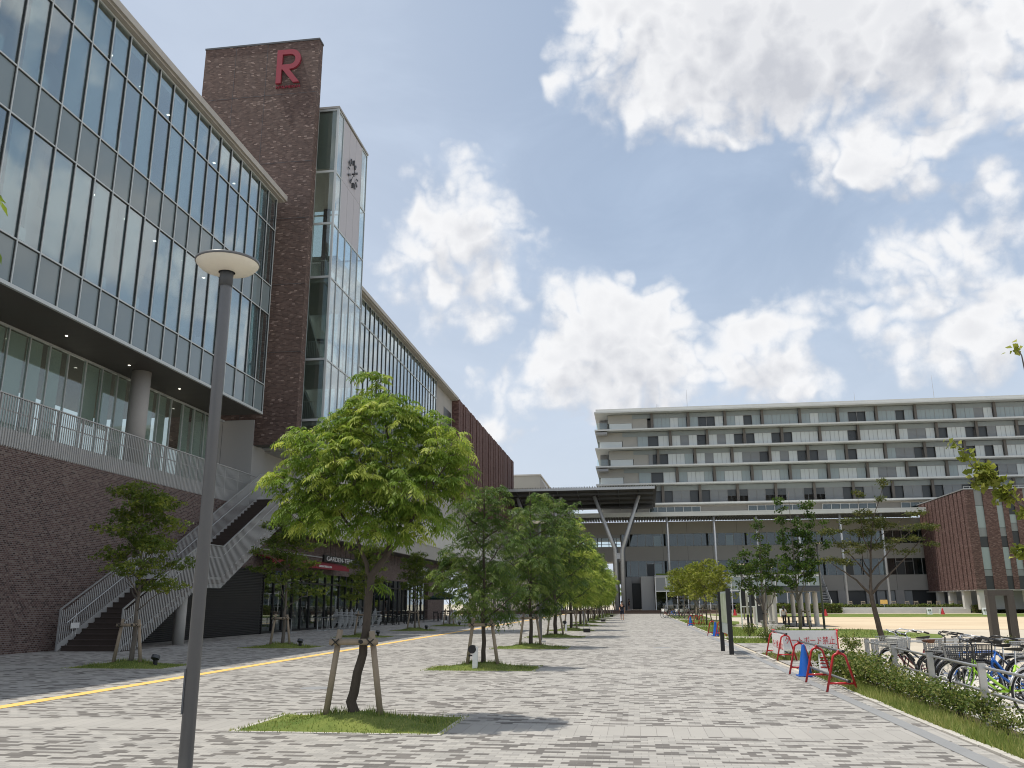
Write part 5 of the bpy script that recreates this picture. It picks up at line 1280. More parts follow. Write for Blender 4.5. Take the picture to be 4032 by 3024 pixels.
B_ = [(-1.19,.05,3.12,.04,.04,.03,60),(-1.10,.05,3.0,.07,.06,.05,40),(-1.0,.05,2.88,.09,.08,.07,40),(-.90,.05,2.77,.10,.08,.08,40),(-.98,.05,2.74,.07,.06,.05,40),(-.78,.05,2.62,.10,.08,.07,40),(-.62,.04,2.44,.06,.06,.05,40),(-.73,.05,2.06,.08,.07,.05,40),(-.55,.04,1.98,.07,.06,.04,40),(-.5,0,4.12,.05,.05,.06,8),
      (.4,.1,3.0,.3,.3,.3),(.6,.1,3.6,.25,.25,.3),(.35,-.4,3.0,.25,.25,.3)]
tree_parts(rt, 45, L_, B_, 190, 5, 'fan', M['leaf_gold'], M['bark_grey'], lp=dict(size=.062,lobes=1,flat=.45,spread=.025,wid=.46), twig_r=.003, shell=.2)
# far greenery behind the passage
for i, (x, y, s_) in enumerate(((-9,186,1.6),(-4.5,190,1.4),(-1.0,184,1.3),(-15,192,1.7))):
    clone(protos[2], (x,y,0), R(50*i), ['far tree seen through the passage, leftmost but one','far tree seen through the middle of the passage','far tree seen between the slanting steel columns','leftmost far tree behind the passage'][i], scale=s_)['group'] = 'trees beyond the passage'

# ------------------------------------------------------------ shrubs, hedges and grass on the right
rsg = np.random.RandomState(60)
n = 15000; X = 3.87+np.abs(rsg.normal(0,.30,n)); Y = 6.0+15.5*rsg.random(n); k = X < 4.75; X, Y = X[k], Y[k]
V, F, TT = blades(rsg, X, Y, np.full(len(X),-.005), 0.13, 0.006, 0.8); TT = np.clip(TT+.10*np.repeat(np.sin(Y*2.1),3)+.1,0,1)
tag(raw_mesh('grass', V, F, M['grass'], None, TT), kind='stuff')
n = 9000; q = []
for a, b_, x1, m_ in ((26,29.7,6.2,1200),(36.8,41.5,6.3,1600),(43.8,62,6.4,3200),(63.5,87,7.2,2200),(91,115,7.4,1200)):
    q.append(np.stack([rsg.uniform(3.96,x1,m_), rsg.uniform(a,b_,m_)],1))
q.append(np.stack([rsg.uniform(9.0,13.2,1500), rsg.uniform(43.5,55,1500)],1))
q = np.vstack(q); V, F, TT = blades(rsg, q[:,0], q[:,1], np.full(len(q),-.006), 0.13, 0.012, 0.7)
tag(raw_mesh('grass', V, F, M['grass'], None, TT), kind='stuff')
def shrub(seed, loc, label, r=.36, h=.46, n=760, group='shrubs along the bicycle rail', mat=None, size=.05):
    s = T('shrub', label, 'shrub', loc, group); rs = np.random.RandomState(seed); m_ = MB(); pts = []
    for i in range(9):
        a = rs.uniform(0,6.28); rr = r*rs.uniform(.3,1.0); z = h*rs.uniform(.6,1.1)
        tip = (math.cos(a)*rr, math.sin(a)*rr, z); m_.tube([(0,0,0),(tip[0]*.4,tip[1]*.4,z*.5),tip],[.008,.006,.003],4)
        for j in range(n//9):
            f = rs.uniform(.45,1.1); pts.append(np.array([tip[0]*f,tip[1]*f,max(.04,z*f)]) + rs.normal(size=3)*np.array([.085,.085,.05]))
    m_.out('stem', M['bark'], s, local=True); P = np.array(pts)
    V, F, TT = leaf_fan(P, rs, size=size, lobes=1, flat=.5, wid=.40); raw_mesh('leaves', V, F, mat or M['leaf_hedge'], s, TT); return s
sh = [shrub(70+i, (0,0,0), 'x') for i in range(3)]
spots = [(4.50,8.6),(4.58,9.5),(4.50,10.35),(4.55,11.2),(4.5,12.0),(4.52,12.75),(4.48,13.5),(4.5,14.2),(4.46,14.9),(4.5,15.6),(4.46,16.3),(4.48,17.0),(4.45,17.7),(4.42,18.35),(4.45,19.0),(4.35,19.6),(4.45,20.2),(4.25,20.7)]
for i, (x, y) in enumerate(spots):
    o = sh[i] if i < 3 else clone(sh[i % 3], (0,0,0))
    o.location = (x,y,-.01); o.rotation_euler = (0,0,i*1.3); s_ = (0.64 if y < 12.5 else 0.86 if y < 17.5 else 1.15); o.scale = (s_*1.02,s_*1.15,s_)
    o['label'] = 'low leafy shrub below the bicycle rail, %s from the nearest end of the row' % (ORD[i] if i < 12 else ['thirteenth','fourteenth','fifteenth','sixteenth','seventeenth','last'][i-12])
for i, (x, y) in enumerate(((5.3,37.6),(7.0,30.6),(5.4,43.9),(6.5,40.9))):
    clone(sh[i % 3], (x,y,-.01), i*1.1, ['weedy bush behind the far corner of the map board path','weedy bush at the end of the white banner','weedy bush beside the farther side path','weedy bush at the foot of the slim round leaved tree'][i], scale=1.1)['group'] = 'weedy bushes in the lawns'
def hedge(x0, x1, y0, y1, z0, z1, label, seed, n):
    s = T('hedge', label, 'hedge', ((x0+x1)/2,(y0+y1)/2,z0), 'clipped hedges before the slab block'); rs = np.random.RandomState(seed)
    MB().box(x0+.12,x1-.12,y0+.12,y1-.12,z0,z1-.12).out('core', M['soil'], s)
    P = np.stack([rs.uniform(x0,x1,n), rs.uniform(y0,y1,n), rs.uniform(z0,z1,n)],1); w = rs.randint(0,3,n)
    P[w==0,2] = z1+rs.normal(0,.05,(w==0).sum()); P[w==1,1] = y0+rs.normal(0,.05,(w==1).sum())
    P[:,2] += .07*np.sin(P[:,0]*1.7)
    P -= np.array(s.location); V, F, TT = leaf_fan(P, rs, size=.22, lobes=1, flat=.4, wid=.42); raw_mesh('leaves', V, F, M['leaf_hedge'], s, TT)
hedge(14.5,29.2,130.6,131.6,0,1.25,'dark clipped hedge left of the long concrete bench',80,5200)
hedge(29.6,47,134.2,135.2,.5,1.05,'low clipped hedge on the terrace behind the concrete bench',81,4200)
hedge(46.9,62,131.2,132.2,.0,1.0,'clipped hedge right of the long concrete bench under the brick block',82,4200)
pr = MB().box(3.4,28,PYF+.3,PYF+1.0,5.76,6.0); tag(pr.out('roof_planting', M['turf']), 'strip of low planting along the pavilion roof edge', 'planting')
# ------------------------------------------------------------ lamps
def disc_lamp(loc, label, h=5.0):
    l = T('street_lamp', label, 'street lamp', loc, 'disc topped street lamps')
    MB().tube([(0,0,0),(0,0,h-.25),(0,0,h-.02)],[.066,.056,.056],24).out('pole', M['pole'], l, smooth=True, local=True)
    MB().tube([(0,0,h-.16),(0,0,h+.02)],[.066,.072],24).out('collar', M['charcoal'], l, smooth=True, local=True)
    R_ = .325
    MB().lathe(0,0,[(.085,h-.01),(.16,h-.005),(.27,h+.03),(R_-.012,h+.075),(R_-.005,h+.088)],40).out('diffuser', M['lamp_white'], l, smooth=True, local=True)
    MB().lathe(0,0,[(R_-.004,h+.086),(R_+.004,h+.090),(R_+.004,h+.112),(R_-.05,h+.125),(.0,h+.14)],40).out('lamp_head', M['pole'], l, smooth=True, local=True)
    MB().box(-.075,-.060,-.03,.03,.62,1.02).out('hatch', M['pole'], l, local=True)
    MB().box(-.16,.16,-.16,.16,-.01,.06).out('base', M['concrete_pale'], l, local=True)
    return l
l1 = disc_lamp((-4.13,7.9,0), 'nearest grey street lamp with a pale disc head at left of the pavement')
l1.rotation_euler = (0, 0, R(20))
for x, y, lb in ((-4.05,37.6,'grey street lamp rising between the third and fourth street trees'),(-4.0,68.2,'grey street lamp half hidden in the yellow green street trees'),(-4.0,98.8,'farthest street lamp of the middle row near the deck'),
                 (11.02,54.34,'dark street lamp standing right of the pergola pillars'),(9.98,84.0,'distant street lamp behind the small kerb trees'),(13.9,92,'distant street lamp behind the pergola roof')):
    clone(l1, (x,y,0), R(40), lb)
# ------------------------------------------------------------ small lights
def bollard(loc, label):
    b_ = T('bollard_light', label, 'bollard light', loc, 'white bollard lights')
    MB().box(-.06,.06,-.045,.045,0,.56).out('post', M['white'], b_, local=True)
    m_ = MB().tube([(-.07,-.06,.50),(-.07,.07,.50)],[.10,.10],16); m_.box(-.16,-.07,-.05,.06,.33,.37); m_.out('lamp_head', M['black'], b_, local=True); return b_
bl = bollard((-3.98,21.75,0), 'white bollard light with a black round head in the second planting bed')
clone(bl, (-4.1,52.0,0), R(20), 'white bollard light in the fifth planting bed')
clone(bl, (-12.6,88,0), R(0), 'white bollard light beside the far maple trees')
def spot(loc, label):
    s = T('ground_spotlight', label, 'spotlight', loc, 'ground spotlights under the maples')
    MB().tube([(0,0,0),(0,0,.12),(0,0,.2)],[.06,.06,.11],10).out('base', M['black'], s, local=True); MB().tube([(0,-.02,.16),(0,.02,.24)],[.11,.11],12).out('lamp_head', M['charcoal'], s, local=True); return s
sp = spot((MX+.75,MY[0]-.1,.05), 'small black ground spotlight right of the first maple by the stair')
for i in range(1,6): clone(sp, (MX+.75,MY[i]-.1,.05), 0, 'small black ground spotlight right of the %s maple from the stair' % ORD[i])
def flood(loc, label):
    s = T('floodlight', label, 'floodlight', loc, 'low black floodlights on the pavement')
    MB().box(-.19,.19,-.12,.12,.0,.20).out('housing', M['black'], s, local=True)
    MB().tube([(-.18,0,.20),(-.06,.05,1.05)],.010,5).tube([(.18,0,.20),(.0,.05,.85)],.010,5).out('bracket', M['steel_dull'], s, local=True); return s
fl_ = flood((-2.75,49.8,0), 'nearest low black floodlight box on the pavement edge of the tree row')
clone(fl_, (-2.85,78,0), 0, 'second low black floodlight box farther along the tree row'); clone(fl_, (-2.8,104,0), 0, 'farthest low black floodlight box near the deck')

# ------------------------------------------------------------ cafe furniture
def cafe_chair(mat, mat2, dark=False):
    c = T('cafe_chair', 'x', 'chair', (0,0,0)); f = MB()
    for sx in (-.22,.22):
        f.tube([(sx,.20,0),(sx,.17,.44)],.014,6); f.tube([(sx,-.24,0),(sx,-.17,.44),(sx,-.23,.88)],.014,6)
        f.tube([(sx,.2,.44),(sx,-.2,.44)],.012,6); f.tube([(sx,.18,.64),(sx,-.2,.66)],.012,6)
    f.out('frame', mat, c, local=True)
    s = MB()
    for i in range(5): s.box(-.21,.21,-.17+i*.075,-.115+i*.075,.445,.46)
    s.out('seat', mat2, c, local=True); s = MB()
    for i in range(4): s.box(-.22,.22,-.225-i*.012,-.205-i*.012,.55+i*.09,.61+i*.09)
    s.out('backrest', mat2, c, local=True); return c
cc = cafe_chair(M['alu'], M['alu']); first = True
STK = [(-19.05,54.6),(-19.1,55.7),(-19.15,56.9),(-19.2,58.1),(-19.1,59.0),(-18.95,62.8)]
for i, (x, y) in enumerate(STK):
    for k in range(5):
        o = cc if first else clone(cc, (0,0,0)); first = False
        o.location = (x+.05*k, y+.03*k, .10*k); o.rotation_euler = (R(0),R(0),R(-75)); o['group'] = 'stacked aluminium chairs before the shop front'
        o['label'] = '%s aluminium chair of the %s stack from the left before the shop front' % (['lowest','second lowest','middle','second highest','topmost'][k], ORD[i])
ct = T('cafe_table', 'x', 'table', (0,0,0)); 
MB().tube([(0,0,.03),(0,0,.78)],.026,10).out('column', M['alu'], ct, local=True)
MB().bar((-.32,-.1,.02),(.32,.1,.02),.06,.03).bar((-.1,.32,.02),(.1,-.32,.02),.06,.029).out('foot', M['alu'], ct, local=True)
MB().box(-.33,.33,-.33,.33,.785,.805).out('table_top', M['charcoal'], ct, local=True)
for i, (x, y) in enumerate(((-19.6,47.6),(-19.55,48.35),(-19.3,51.9),(-19.25,52.55),(-19.2,53.3),(-19.3,53.95),(-19.15,54.2),(-19.5,55.2),(-19.4,56.4),(-19.3,57.3),(-19.4,60.4),(-18.95,62.0))):
    o = ct if i == 0 else clone(ct, (0,0,0)); o.location = (x,y,0); o.rotation_euler = (0,0,.2*i); o['group'] = 'aluminium pedestal tables before the shop front'
    o['label'] = 'aluminium pedestal table, %s from the left in the row before the shop windows' % ORD[i]
wc = T('wooden_chair', 'x', 'chair', (0,0,0)); f = MB()
for sx in (-.2,.2):
    f.box(sx-.02,sx+.02,.16,.20,0,.44); f.box(sx-.02,sx+.02,-.22,-.18,0,.88); f.box(sx-.015,sx+.015,-.18,.16,.2,.23)
f.out('frame', M['black'], wc, local=True); MB().box(-.23,.23,-.22,.22,.44,.475).out('seat', M['black'], wc, local=True)
MB().box(-.18,.18,-.215,-.19,.62,.68).box(-.18,.18,-.215,-.19,.76,.86).out('backrest', M['black'], wc, local=True)
for i, (x, y) in enumerate(((-19.4,66.2),(-18.6,67.4),(-19.5,69.6),(-18.5,71.0),(-19.4,73.4),(-18.5,75.0),(-18.9,82.4),(-18.0,84.0),(-18.9,86.0))):
    o = wc if i == 0 else clone(wc, (0,0,0)); o.location = (x,y,0); o.rotation_euler = (0,0,R(180*(i%2))); o['group'] = 'dark wooden chairs by the coffee shop'
    o['label'] = 'dark wooden chair, %s from the left before the coffee shop windows' % ORD[i]
wt2 = T('wooden_table', 'x', 'table', (0,0,0))
for sx in (-.33,.33):
    for sy in (-.33,.33): MB().box(sx-.025,sx+.025,sy-.025,sy+.025,0,.70).out('leg', M['black'], wt2, local=True)
MB().box(-.38,.38,-.38,.38,.70,.735).out('table_top', M['black'], wt2, local=True)
for i, (x, y) in enumerate(((-19.0,66.8),(-19.0,70.3),(-19.0,74.2),(-18.4,83.2))):
    o = wt2 if i == 0 else clone(wt2, (0,0,0)); o.location = (x,y,0); o['group'] = 'dark wooden tables by the coffee shop'
    o['label'] = 'dark wooden table between chairs, %s from the left before the coffee shop' % ORD[i]
um = T('parasol', 'dark green parasol on a white pole before the brown brick pier', 'parasol', (-17.6,79.6,0))
MB().tube([(0,0,.08),(0,0,2.72)],.03,10).out('pole', M['white'], um, local=True)
MB().lathe(0,0,[(0.0,.1),(.36,.08),(.38,.0)],20).out('base', M['white'], um, local=True)
m_ = MB()
for k in range(8):
    a, b_ = R(45*k), R(45*(k+1)); A = (1.45*math.cos(a),1.45*math.sin(a)); B2 = (1.45*math.cos(b_),1.45*math.sin(b_))
    m_.add([(0,0,2.74),(A[0],A[1],2.12),(B2[0],B2[1],2.12),(A[0],A[1],1.95),(B2[0],B2[1],1.95)],[(0,1,2),(1,3,4,2)])
m_.out('canopy', M['umbrella_green'], um, local=True)
tag(MB().box(-17.0,-16.3,79.5,79.55,.5,1.05).box(-17.0,-16.96,79.5,79.9,0,.5).box(-16.34,-16.3,79.5,79.9,0,.5).out('menu_board', M['white']), 'small pale menu board standing right of the green parasol', 'menu board')

# ------------------------------------------------------------ red trestles, pipes, cones, banner
def trestle(loc, label, rz=0, grp='red pipe trestles along the kerb'):
    t = T('trestle', label, 'barrier trestle', loc, grp, rz)
    pts = [(-.27,0,0),(-.135,0,.50)] + [(-.125*math.cos(math.pi*i/8), 0, .555+.115*math.sin(math.pi*i/8)) for i in range(9)] + [(.135,0,.50),(.27,0,0)]
    pts = [(-.27,0,0),(-.132,0,.54)] + [(-.122*math.cos(math.pi*i/10), 0, .575+.105*math.sin(math.pi*i/10)) for i in range(11)] + [(.132,0,.54),(.27,0,0)]
    MB().tube(pts,.0225,12).out('hoop', M['red_pipe'], t, smooth=True, local=True)
    MB().tube([(-.232,0,.155),(.232,0,.155)],.021,10).out('crosspiece', M['red_pipe'], t, smooth=True, local=True)
    MB().tube([(0,-.05,.70),(0,.05,.70)],.034,10).box(-.012,.012,-.012,.012,.665,.70).out('pipe_clamp', M['red_pipe'], t, local=True); return t
tz = trestle((3.68,17.1,0), 'nearest red pipe trestle by the kerb')
for x, y, lb, rz in ((3.68,19.1,'second red pipe trestle from the camera, just before the near blue cone',0),(3.69,21.1,'third red pipe trestle, standing behind the near blue cone',0),(4.19,26.1,'red trestle at the near end of the side banner',0),(4.19,28.2,'red trestle at the far corner of the white banner',0),
                     (4.45,30.0,'red trestle holding the left end of the white banner',R(80)),(6.45,30.0,'orange red trestle holding the right end of the white banner',R(80)),
                     (3.75,44.9,'red trestle left of the second blue cone',R(12)),(4.05,43.9,'red trestle beside the second blue cone, right one',R(-10)),(4.3,45.6,'red trestle behind the second blue cone',R(30)),
                     (3.85,63.6,'far red trestle in front of the farthest blue cone',R(10)),(4.3,64.6,'far red trestle right of the farthest blue cone',R(-14)),(4.7,65.4,'far red trestle rightmost of the farthest cluster',R(25))):
    clone(tz, (x,y,0), rz, lb)
def pipe(a, b_, label):
    p = T('steel_pipe', label, 'pipe', a, 'grey pipes on the trestles'); d = Vector(b_)-Vector(a)
    MB().tube([(0,0,0),tuple(d)],.0225,10).out('tube', M['pole'], p, smooth=True, local=True)
    u = d.normalized(); c_ = MB().tube([tuple(-u*.02),tuple(u*.03)],.028,10); c_.tube([tuple(d-u*.03),tuple(d+u*.02)],.028,10); c_.out('end_cap', M['black'], p, local=True)
pipe((3.70,16.85,.725),(3.70,21.3,.725),'upper grey pipe lying on the three nearest trestles')
pipe((3.77,16.9,.205),(3.77,21.2,.205),'lower grey pipe of the three nearest trestles')
pipe((4.19,25.85,.725),(4.19,28.5,.725),'upper grey pipe above the side banner')
pipe((4.26,25.9,.205),(4.26,28.4,.205),'lower grey pipe below the side banner')
pipe((3.7,44.9,.73),(4.4,45.7,.73),'short grey pipe on the trestles behind the second blue cone')
pipe((3.8,63.6,.73),(4.75,65.5,.73),'short grey pipe on the farthest red trestles')
def cone(loc, label):
    c = T('traffic_cone', label, 'traffic cone', loc, 'blue traffic cones by the kerb')
    MB().box(-.18,.18,-.18,.18,0,.028).out('base', M['blue_cone'], c, local=True)
    MB().lathe(0,0,[(.155,.028),(.145,.06),(.035,.66),(.03,.68),(.0,.68)],22).out('cone_body', M['blue_cone'], c, smooth=True, local=True); return c
c1 = cone((3.68,20.6,0), 'nearest blue traffic cone standing among the red trestles')
clone(c1, (3.84,44.3,0), .3, 'second blue traffic cone beside red trestles behind the map board')
clone(c1, (3.86,64.3,0), .5, 'farthest blue traffic cone, half hidden by red trestles')
bn = T('banner_sign', 'white banner with red Japanese letters forbidding skateboards, between two red trestles', 'banner', (5.45,30,0))
MB().box(4.48,6.42,29.93,29.945,.10,.70).out('cloth', M['banner'], bn)
place_text('lettering', 'スケートボード禁止', (4.60,29.926,.27), (1,0,0), (0,0,1), .24, .004, M['red_text'], bn, width=1.75)
b2 = T('banner_sign', 'narrow white banner seen edge on with red letters forbidding motorbikes', 'banner', (4.15,27.1,0))
MB().box(4.13,4.145,26.15,28.15,.10,.69).out('cloth', M['banner'], b2)
place_text('lettering', 'バイク乗入禁止', (4.127,28.05,.27), (0,-1,0), (0,0,1), .24, .004, M['red_text'], b2, width=1.8)
ns = T('notice_board', 'small white notice with red lines leaning behind the near trestles', 'sign', (4.05,20.3,0), rz=R(-12))
MB().hexa([(-.12,-.06,0),(.12,-.06,0),(.12,-.05,0),(-.12,-.05,0),(-.12,.04,.50),(.12,.04,.50),(.12,.05,.50),(-.12,.05,.50)]).out('board', M['banner'], ns, local=True)
m_ = MB()
for z in (.42,.36,.30,.22): 
    yy = -.064+.2*z; m_.box(-.09,.09,yy-.003,yy-.001,z-.015,z+.012)
m_.out('red_print', M['red_text'], ns, local=True)

# ------------------------------------------------------------ map board and posts
mpb = T('map_board', 'upright map board between two tall black posts on the pavement', 'map board', (2.93,29.7,0))
MB().box(2.88,3.02,28.72,28.84,0,2.03).out('post', M['black'], mpb); MB().box(2.81,2.94,30.73,30.85,0,1.95).out('post', M['black'], mpb)
MB().box(2.885,2.925,28.85,30.72,.62,1.94).out('panel', M['frost'], mpb)
MB().box(2.879,2.884,28.9,30.67,.95,1.88).box(2.926,2.931,28.9,30.67,.95,1.88).out('map_print', M['map_face'], mpb)
for x, y, lb in ((6.1,48.4,'thin dark post of the small frame right of the map board'),(6.35,51.8,'thin pale post with a dark foot behind the first frame post'),(10.98,84.9,'short pale post with dark foot in the far lawn')):
    p = T('marker_post', lb, 'post', (x,y,0), 'thin marker posts on the lawns'); MB().box(-.06,.06,-.06,.06,0,.9).out('foot', M['black'], p, local=True); MB().box(-.055,.055,-.055,.055,.902,2.1).out('shaft', M['beige_wall'] if y != 48.4 else M['charcoal'], p, local=True)
nb = T('notice_board', 'white framed notice board with pinned papers behind the map board', 'notice board', (6.9,56,0))
MB().box(6.45,6.53,56,56.06,0,2.5).box(7.35,7.43,56,56.06,0,2.5).box(6.53,7.35,56,56.06,2.42,2.5).box(6.53,7.35,56,56.06,1.3,1.36).out('frame', M['white'], nb)
MB().box(6.54,7.34,56.02,56.05,1.37,2.41).out('board', M['black'], nb); MB().box(6.8,7.1,56.0,56.015,2.0,2.3).box(6.85,7.1,56.0,56.015,1.6,1.92).out('paper', M['white'], nb)

dg_ = MB()
for i in range(9): dg_.box(2.95+i*.1,3.02+i*.1,26.9,27.35,-.01,.004)
dg_.box(2.93,3.87,26.86,27.39,-.012,.002); tag(dg_.out('drain_cover', M['charcoal']), 'dark slotted drain cover in the paving before the map board', 'drain cover')
for x, y, s_, lb in ((-6.3,17.0,.30,'round dark manhole cover in the paving near the yellow strip'),(.9,33,.33,'round dark manhole cover in the middle of the pavement')):
    m_ = MB().lathe(x,y,[(0,.005),(s_-.02,.005),(s_,.001)],28); m_.lathe(x,y,[(s_*.55,.0052),(s_*.57,.007),(s_*.6,.0052)],28); tag(m_.out('manhole_cover', M['gutter']), lb, 'manhole cover')

# ------------------------------------------------------------ pergola
pg = T('pergola', 'pergola of round pale pillars under a dark flat roof on the plaza', 'pergola', (10.6,66,0))
for x, y in ((9.27,61.2),(9.5,64.6),(9.6,67.9),(9.3,71.2),(12.1,61.9),(12.15,64.9),(12.3,68.3),(12.35,72)):
    m_ = MB().cyl(x,y,0,2.22,.165,18).cyl(x,y,2.222,2.30,.05,8); m_.out('pillar', M['concrete_pale'], pg, smooth=False)
MB().box(8.9,12.6,60.6,72.8,2.31,2.56).out('roof', M['charcoal'], pg)
m_ = MB()
for i in range(9): m_.box(8.6,12.75,60.8+i*1.4,60.9+i*1.4,2.561,2.66)
m_.out('rafter', M['charcoal'], pg)
MB().box(8.85,12.65,60.7,72.6,-.005,.012).out('floor_slab', M['concrete'], pg)
for i, (x, y, lb) in enumerate(((10.1,60.9,'black picnic table with bench under the pergola, left one'),(11.1,61.3,'black picnic table with bench under the pergola, right one'))):
    t = T('picnic_table', lb, 'table', (x,y,.015), 'picnic tables under the pergola')
    MB().box(-.45,.45,-.35,.35,.60,.65).out('table_top', M['black'], t, local=True); MB().box(-.5,.5,-.75,-.5,.34,.38).out('bench_seat', M['black'], t, local=True)
    MB().box(-.06,.06,-.06,.06,0,.6).box(-.4,-.34,-.66,-.6,0,.34).box(.34,.4,-.66,-.6,0,.34).box(-.3,.3,-.3,.3,0,.03).out('leg', M['black'], t, local=True)
tag(MB().box(8.0,8.9,58.6,59.0,.38,.44).box(8.05,8.15,58.65,58.95,0,.38).box(8.75,8.85,58.65,58.95,0,.38).out('bench', M['concrete']), 'plain bench just left of the pergola pillars', 'bench')
tag(MB().box(7.1,7.9,49.0,49.4,0,.42).out('stone_block', M['concrete_pale']), 'pale stone block seat behind the slim round leaved tree', 'block')
vm = T('vending_box', 'dark upright box standing behind the pergola pillars', 'box', (10.2,74,0)); MB().box(9.8,10.6,73.7,74.2,0,1.95).out('cabinet', M['charcoal'], vm); MB().box(9.9,10.5,73.68,73.7,1.3,1.42).out('panel', M['white'], vm)

# ------------------------------------------------------------ gate frame, lawn signs
gf = T('wooden_gate_frame', 'weathered dark wooden gate frame with two thick posts and a lintel', 'gate frame', (13.7,35.5,0))
for x in (13.2,13.88): MB().box(x,x+.25,35.3,35.62,0,1.80).out('post', M['old_wood'], gf)
MB().box(13.2,14.13,35.3,35.62,1.803,2.0).out('lintel', M['old_wood'], gf)
clone(sh[1], (13.7,35.3,-.01), 0, 'weedy bush at the foot of the weathered gate frame')['group'] = 'weedy bushes in the lawns'
def aboard(loc, label, mat, w=.5, h=.9):
    a = T('lawn_sign', label, 'sign', loc, 'small boards standing on the far lawn'); MB().hexa([(-w/2,-.2,0),(w/2,-.2,0),(w/2,-.17,0),(-w/2,-.17,0),(-w/2,-.02,h),(w/2,-.02,h),(w/2,.01,h),(-w/2,.01,h)]).out('front', mat, a, local=True)
    MB().hexa([(-w/2,.2,0),(w/2,.2,0),(w/2,.23,0),(-w/2,.23,0),(-w/2,.012,h),(w/2,.012,h),(w/2,.04,h),(-w/2,.04,h)]).out('rear', mat, a, local=True)
    MB().box(-w*.3,-w*.05,-.21,-.10,h*.6,h*.75).box(w*.05,w*.3,-.21,-.10,h*.6,h*.75).out('print', M['charcoal'], a, local=True) if mat is M['white'] else None
    return a
aboard((36.9,118,0),'small white board on the lawn before the bench wall, left of the red cone',M['white'],.62,.80)
aboard((42.3,114.6,0),'small white board on the lawn at the right end of the bench wall',M['white'],.66,.82)
aboard((16.7,104.6,0),'small white board on the lawn behind the pergola',M['white'],.6,.85)
for x, y, lb in ((38.4,117.7,'red and white cone on the lawn before the bench wall'),(22.1,107.6,'red cone on the lawn right of the dark street lamp'),(12.2,112,'red cone on the lawn left of the pergola')):
    c = T('lawn_cone', lb, 'cone', (x,y,0), 'red cones on the far lawn'); MB().lathe(0,0,[(.26,0),(.24,.05),(.05,.76),(.0,.78)],16).out('cone_body', M['red_pipe'], c, local=True); MB().box(-.36,-.24,-.08,.08,0,.7).out('white_plate', M['white'], c, local=True)
ys_ = T('yellow_sign', 'small yellow sign on a post behind the terrace hedge', 'sign', (35.7,133.6,.56)); MB().box(35.66,35.74,133.6,133.66,.56,1.5).out('post', M['alu'], ys_); MB().box(35.2,36.2,133.55,133.6,1.25,1.85).out('plate', M['yellow'], ys_)
rw = T('red_white_board', 'red and white board behind the gate frame at the far hedge', 'sign', (50.5,130.8,0)); MB().box(49.7,51.3,130.8,130.86,.5,1.15).out('lower_panel', M['red_pipe'], rw); MB().box(49.7,51.3,130.8,130.86,1.152,1.7).out('upper_panel', M['white'], rw); MB().box(49.8,49.9,130.87,130.95,0,.6).box(51.1,51.2,130.87,130.95,0,.6).out('leg', M['alu'], rw)
for i in range(11):
    o = clone(wc, (31.6+i*1.55+(.3 if i%2 else 0),135.9,.5), R(180), 'beige chair on the terrace behind the low hedge, %s from the left' % ORD[i], scale=1.35); o['group'] = 'beige chairs on the terrace'
    for ch in o.children: ch.data = ch.data.copy(); ch.data.materials[0] = M['beige_plastic']

# ------------------------------------------------------------ bicycle rail
fx = lambda y: 4.56+(y-12.75)*(5.0-4.56)/(20.4-12.75)
ra = T('bicycle_rail', 'low steel post and rail fence between the shrubs and the parked bicycles', 'fence', (4.75,15,0))
for i in range(-1,4):
    y = 12.75+2.55*i; x = fx(y)
    p = MB().box(x-.045,x+.045,y-.025,y+.025,-.01,.80).out('post', M['steel'], ra)
    MB().box(x-.05,x+.05,y-.03,y+.03,.801,.815).out('cap', M['black'], p)
for dx in (.12,.2): MB().box(fx(20.4)+dx-.03,fx(20.4)+dx+.03,20.37,20.43,-.01,.80).out('post', M['steel'], ra)
for z in (.42,.73):
    m_ = MB().tube([(fx(7)+.06,7,z),(fx(20.4)+.06,20.4,z)],.02,8); m_.out('rail', M['steel'], ra, smooth=True)
m_ = MB().tube([(5.1,20.42,.73),(9.3,22.6,.73)],.02,8).tube([(5.1,20.42,.40),(9.3,22.6,.40)],.02,8); m_.out('rail', M['steel'], ra, smooth=True)
for f in (.5,1.0): MB().box(5.1+4.2*f-.03,5.1+4.2*f+.03,20.42+2.18*f-.03,20.42+2.18*f+.03,-.01,.8).out('post', M['steel'], ra)

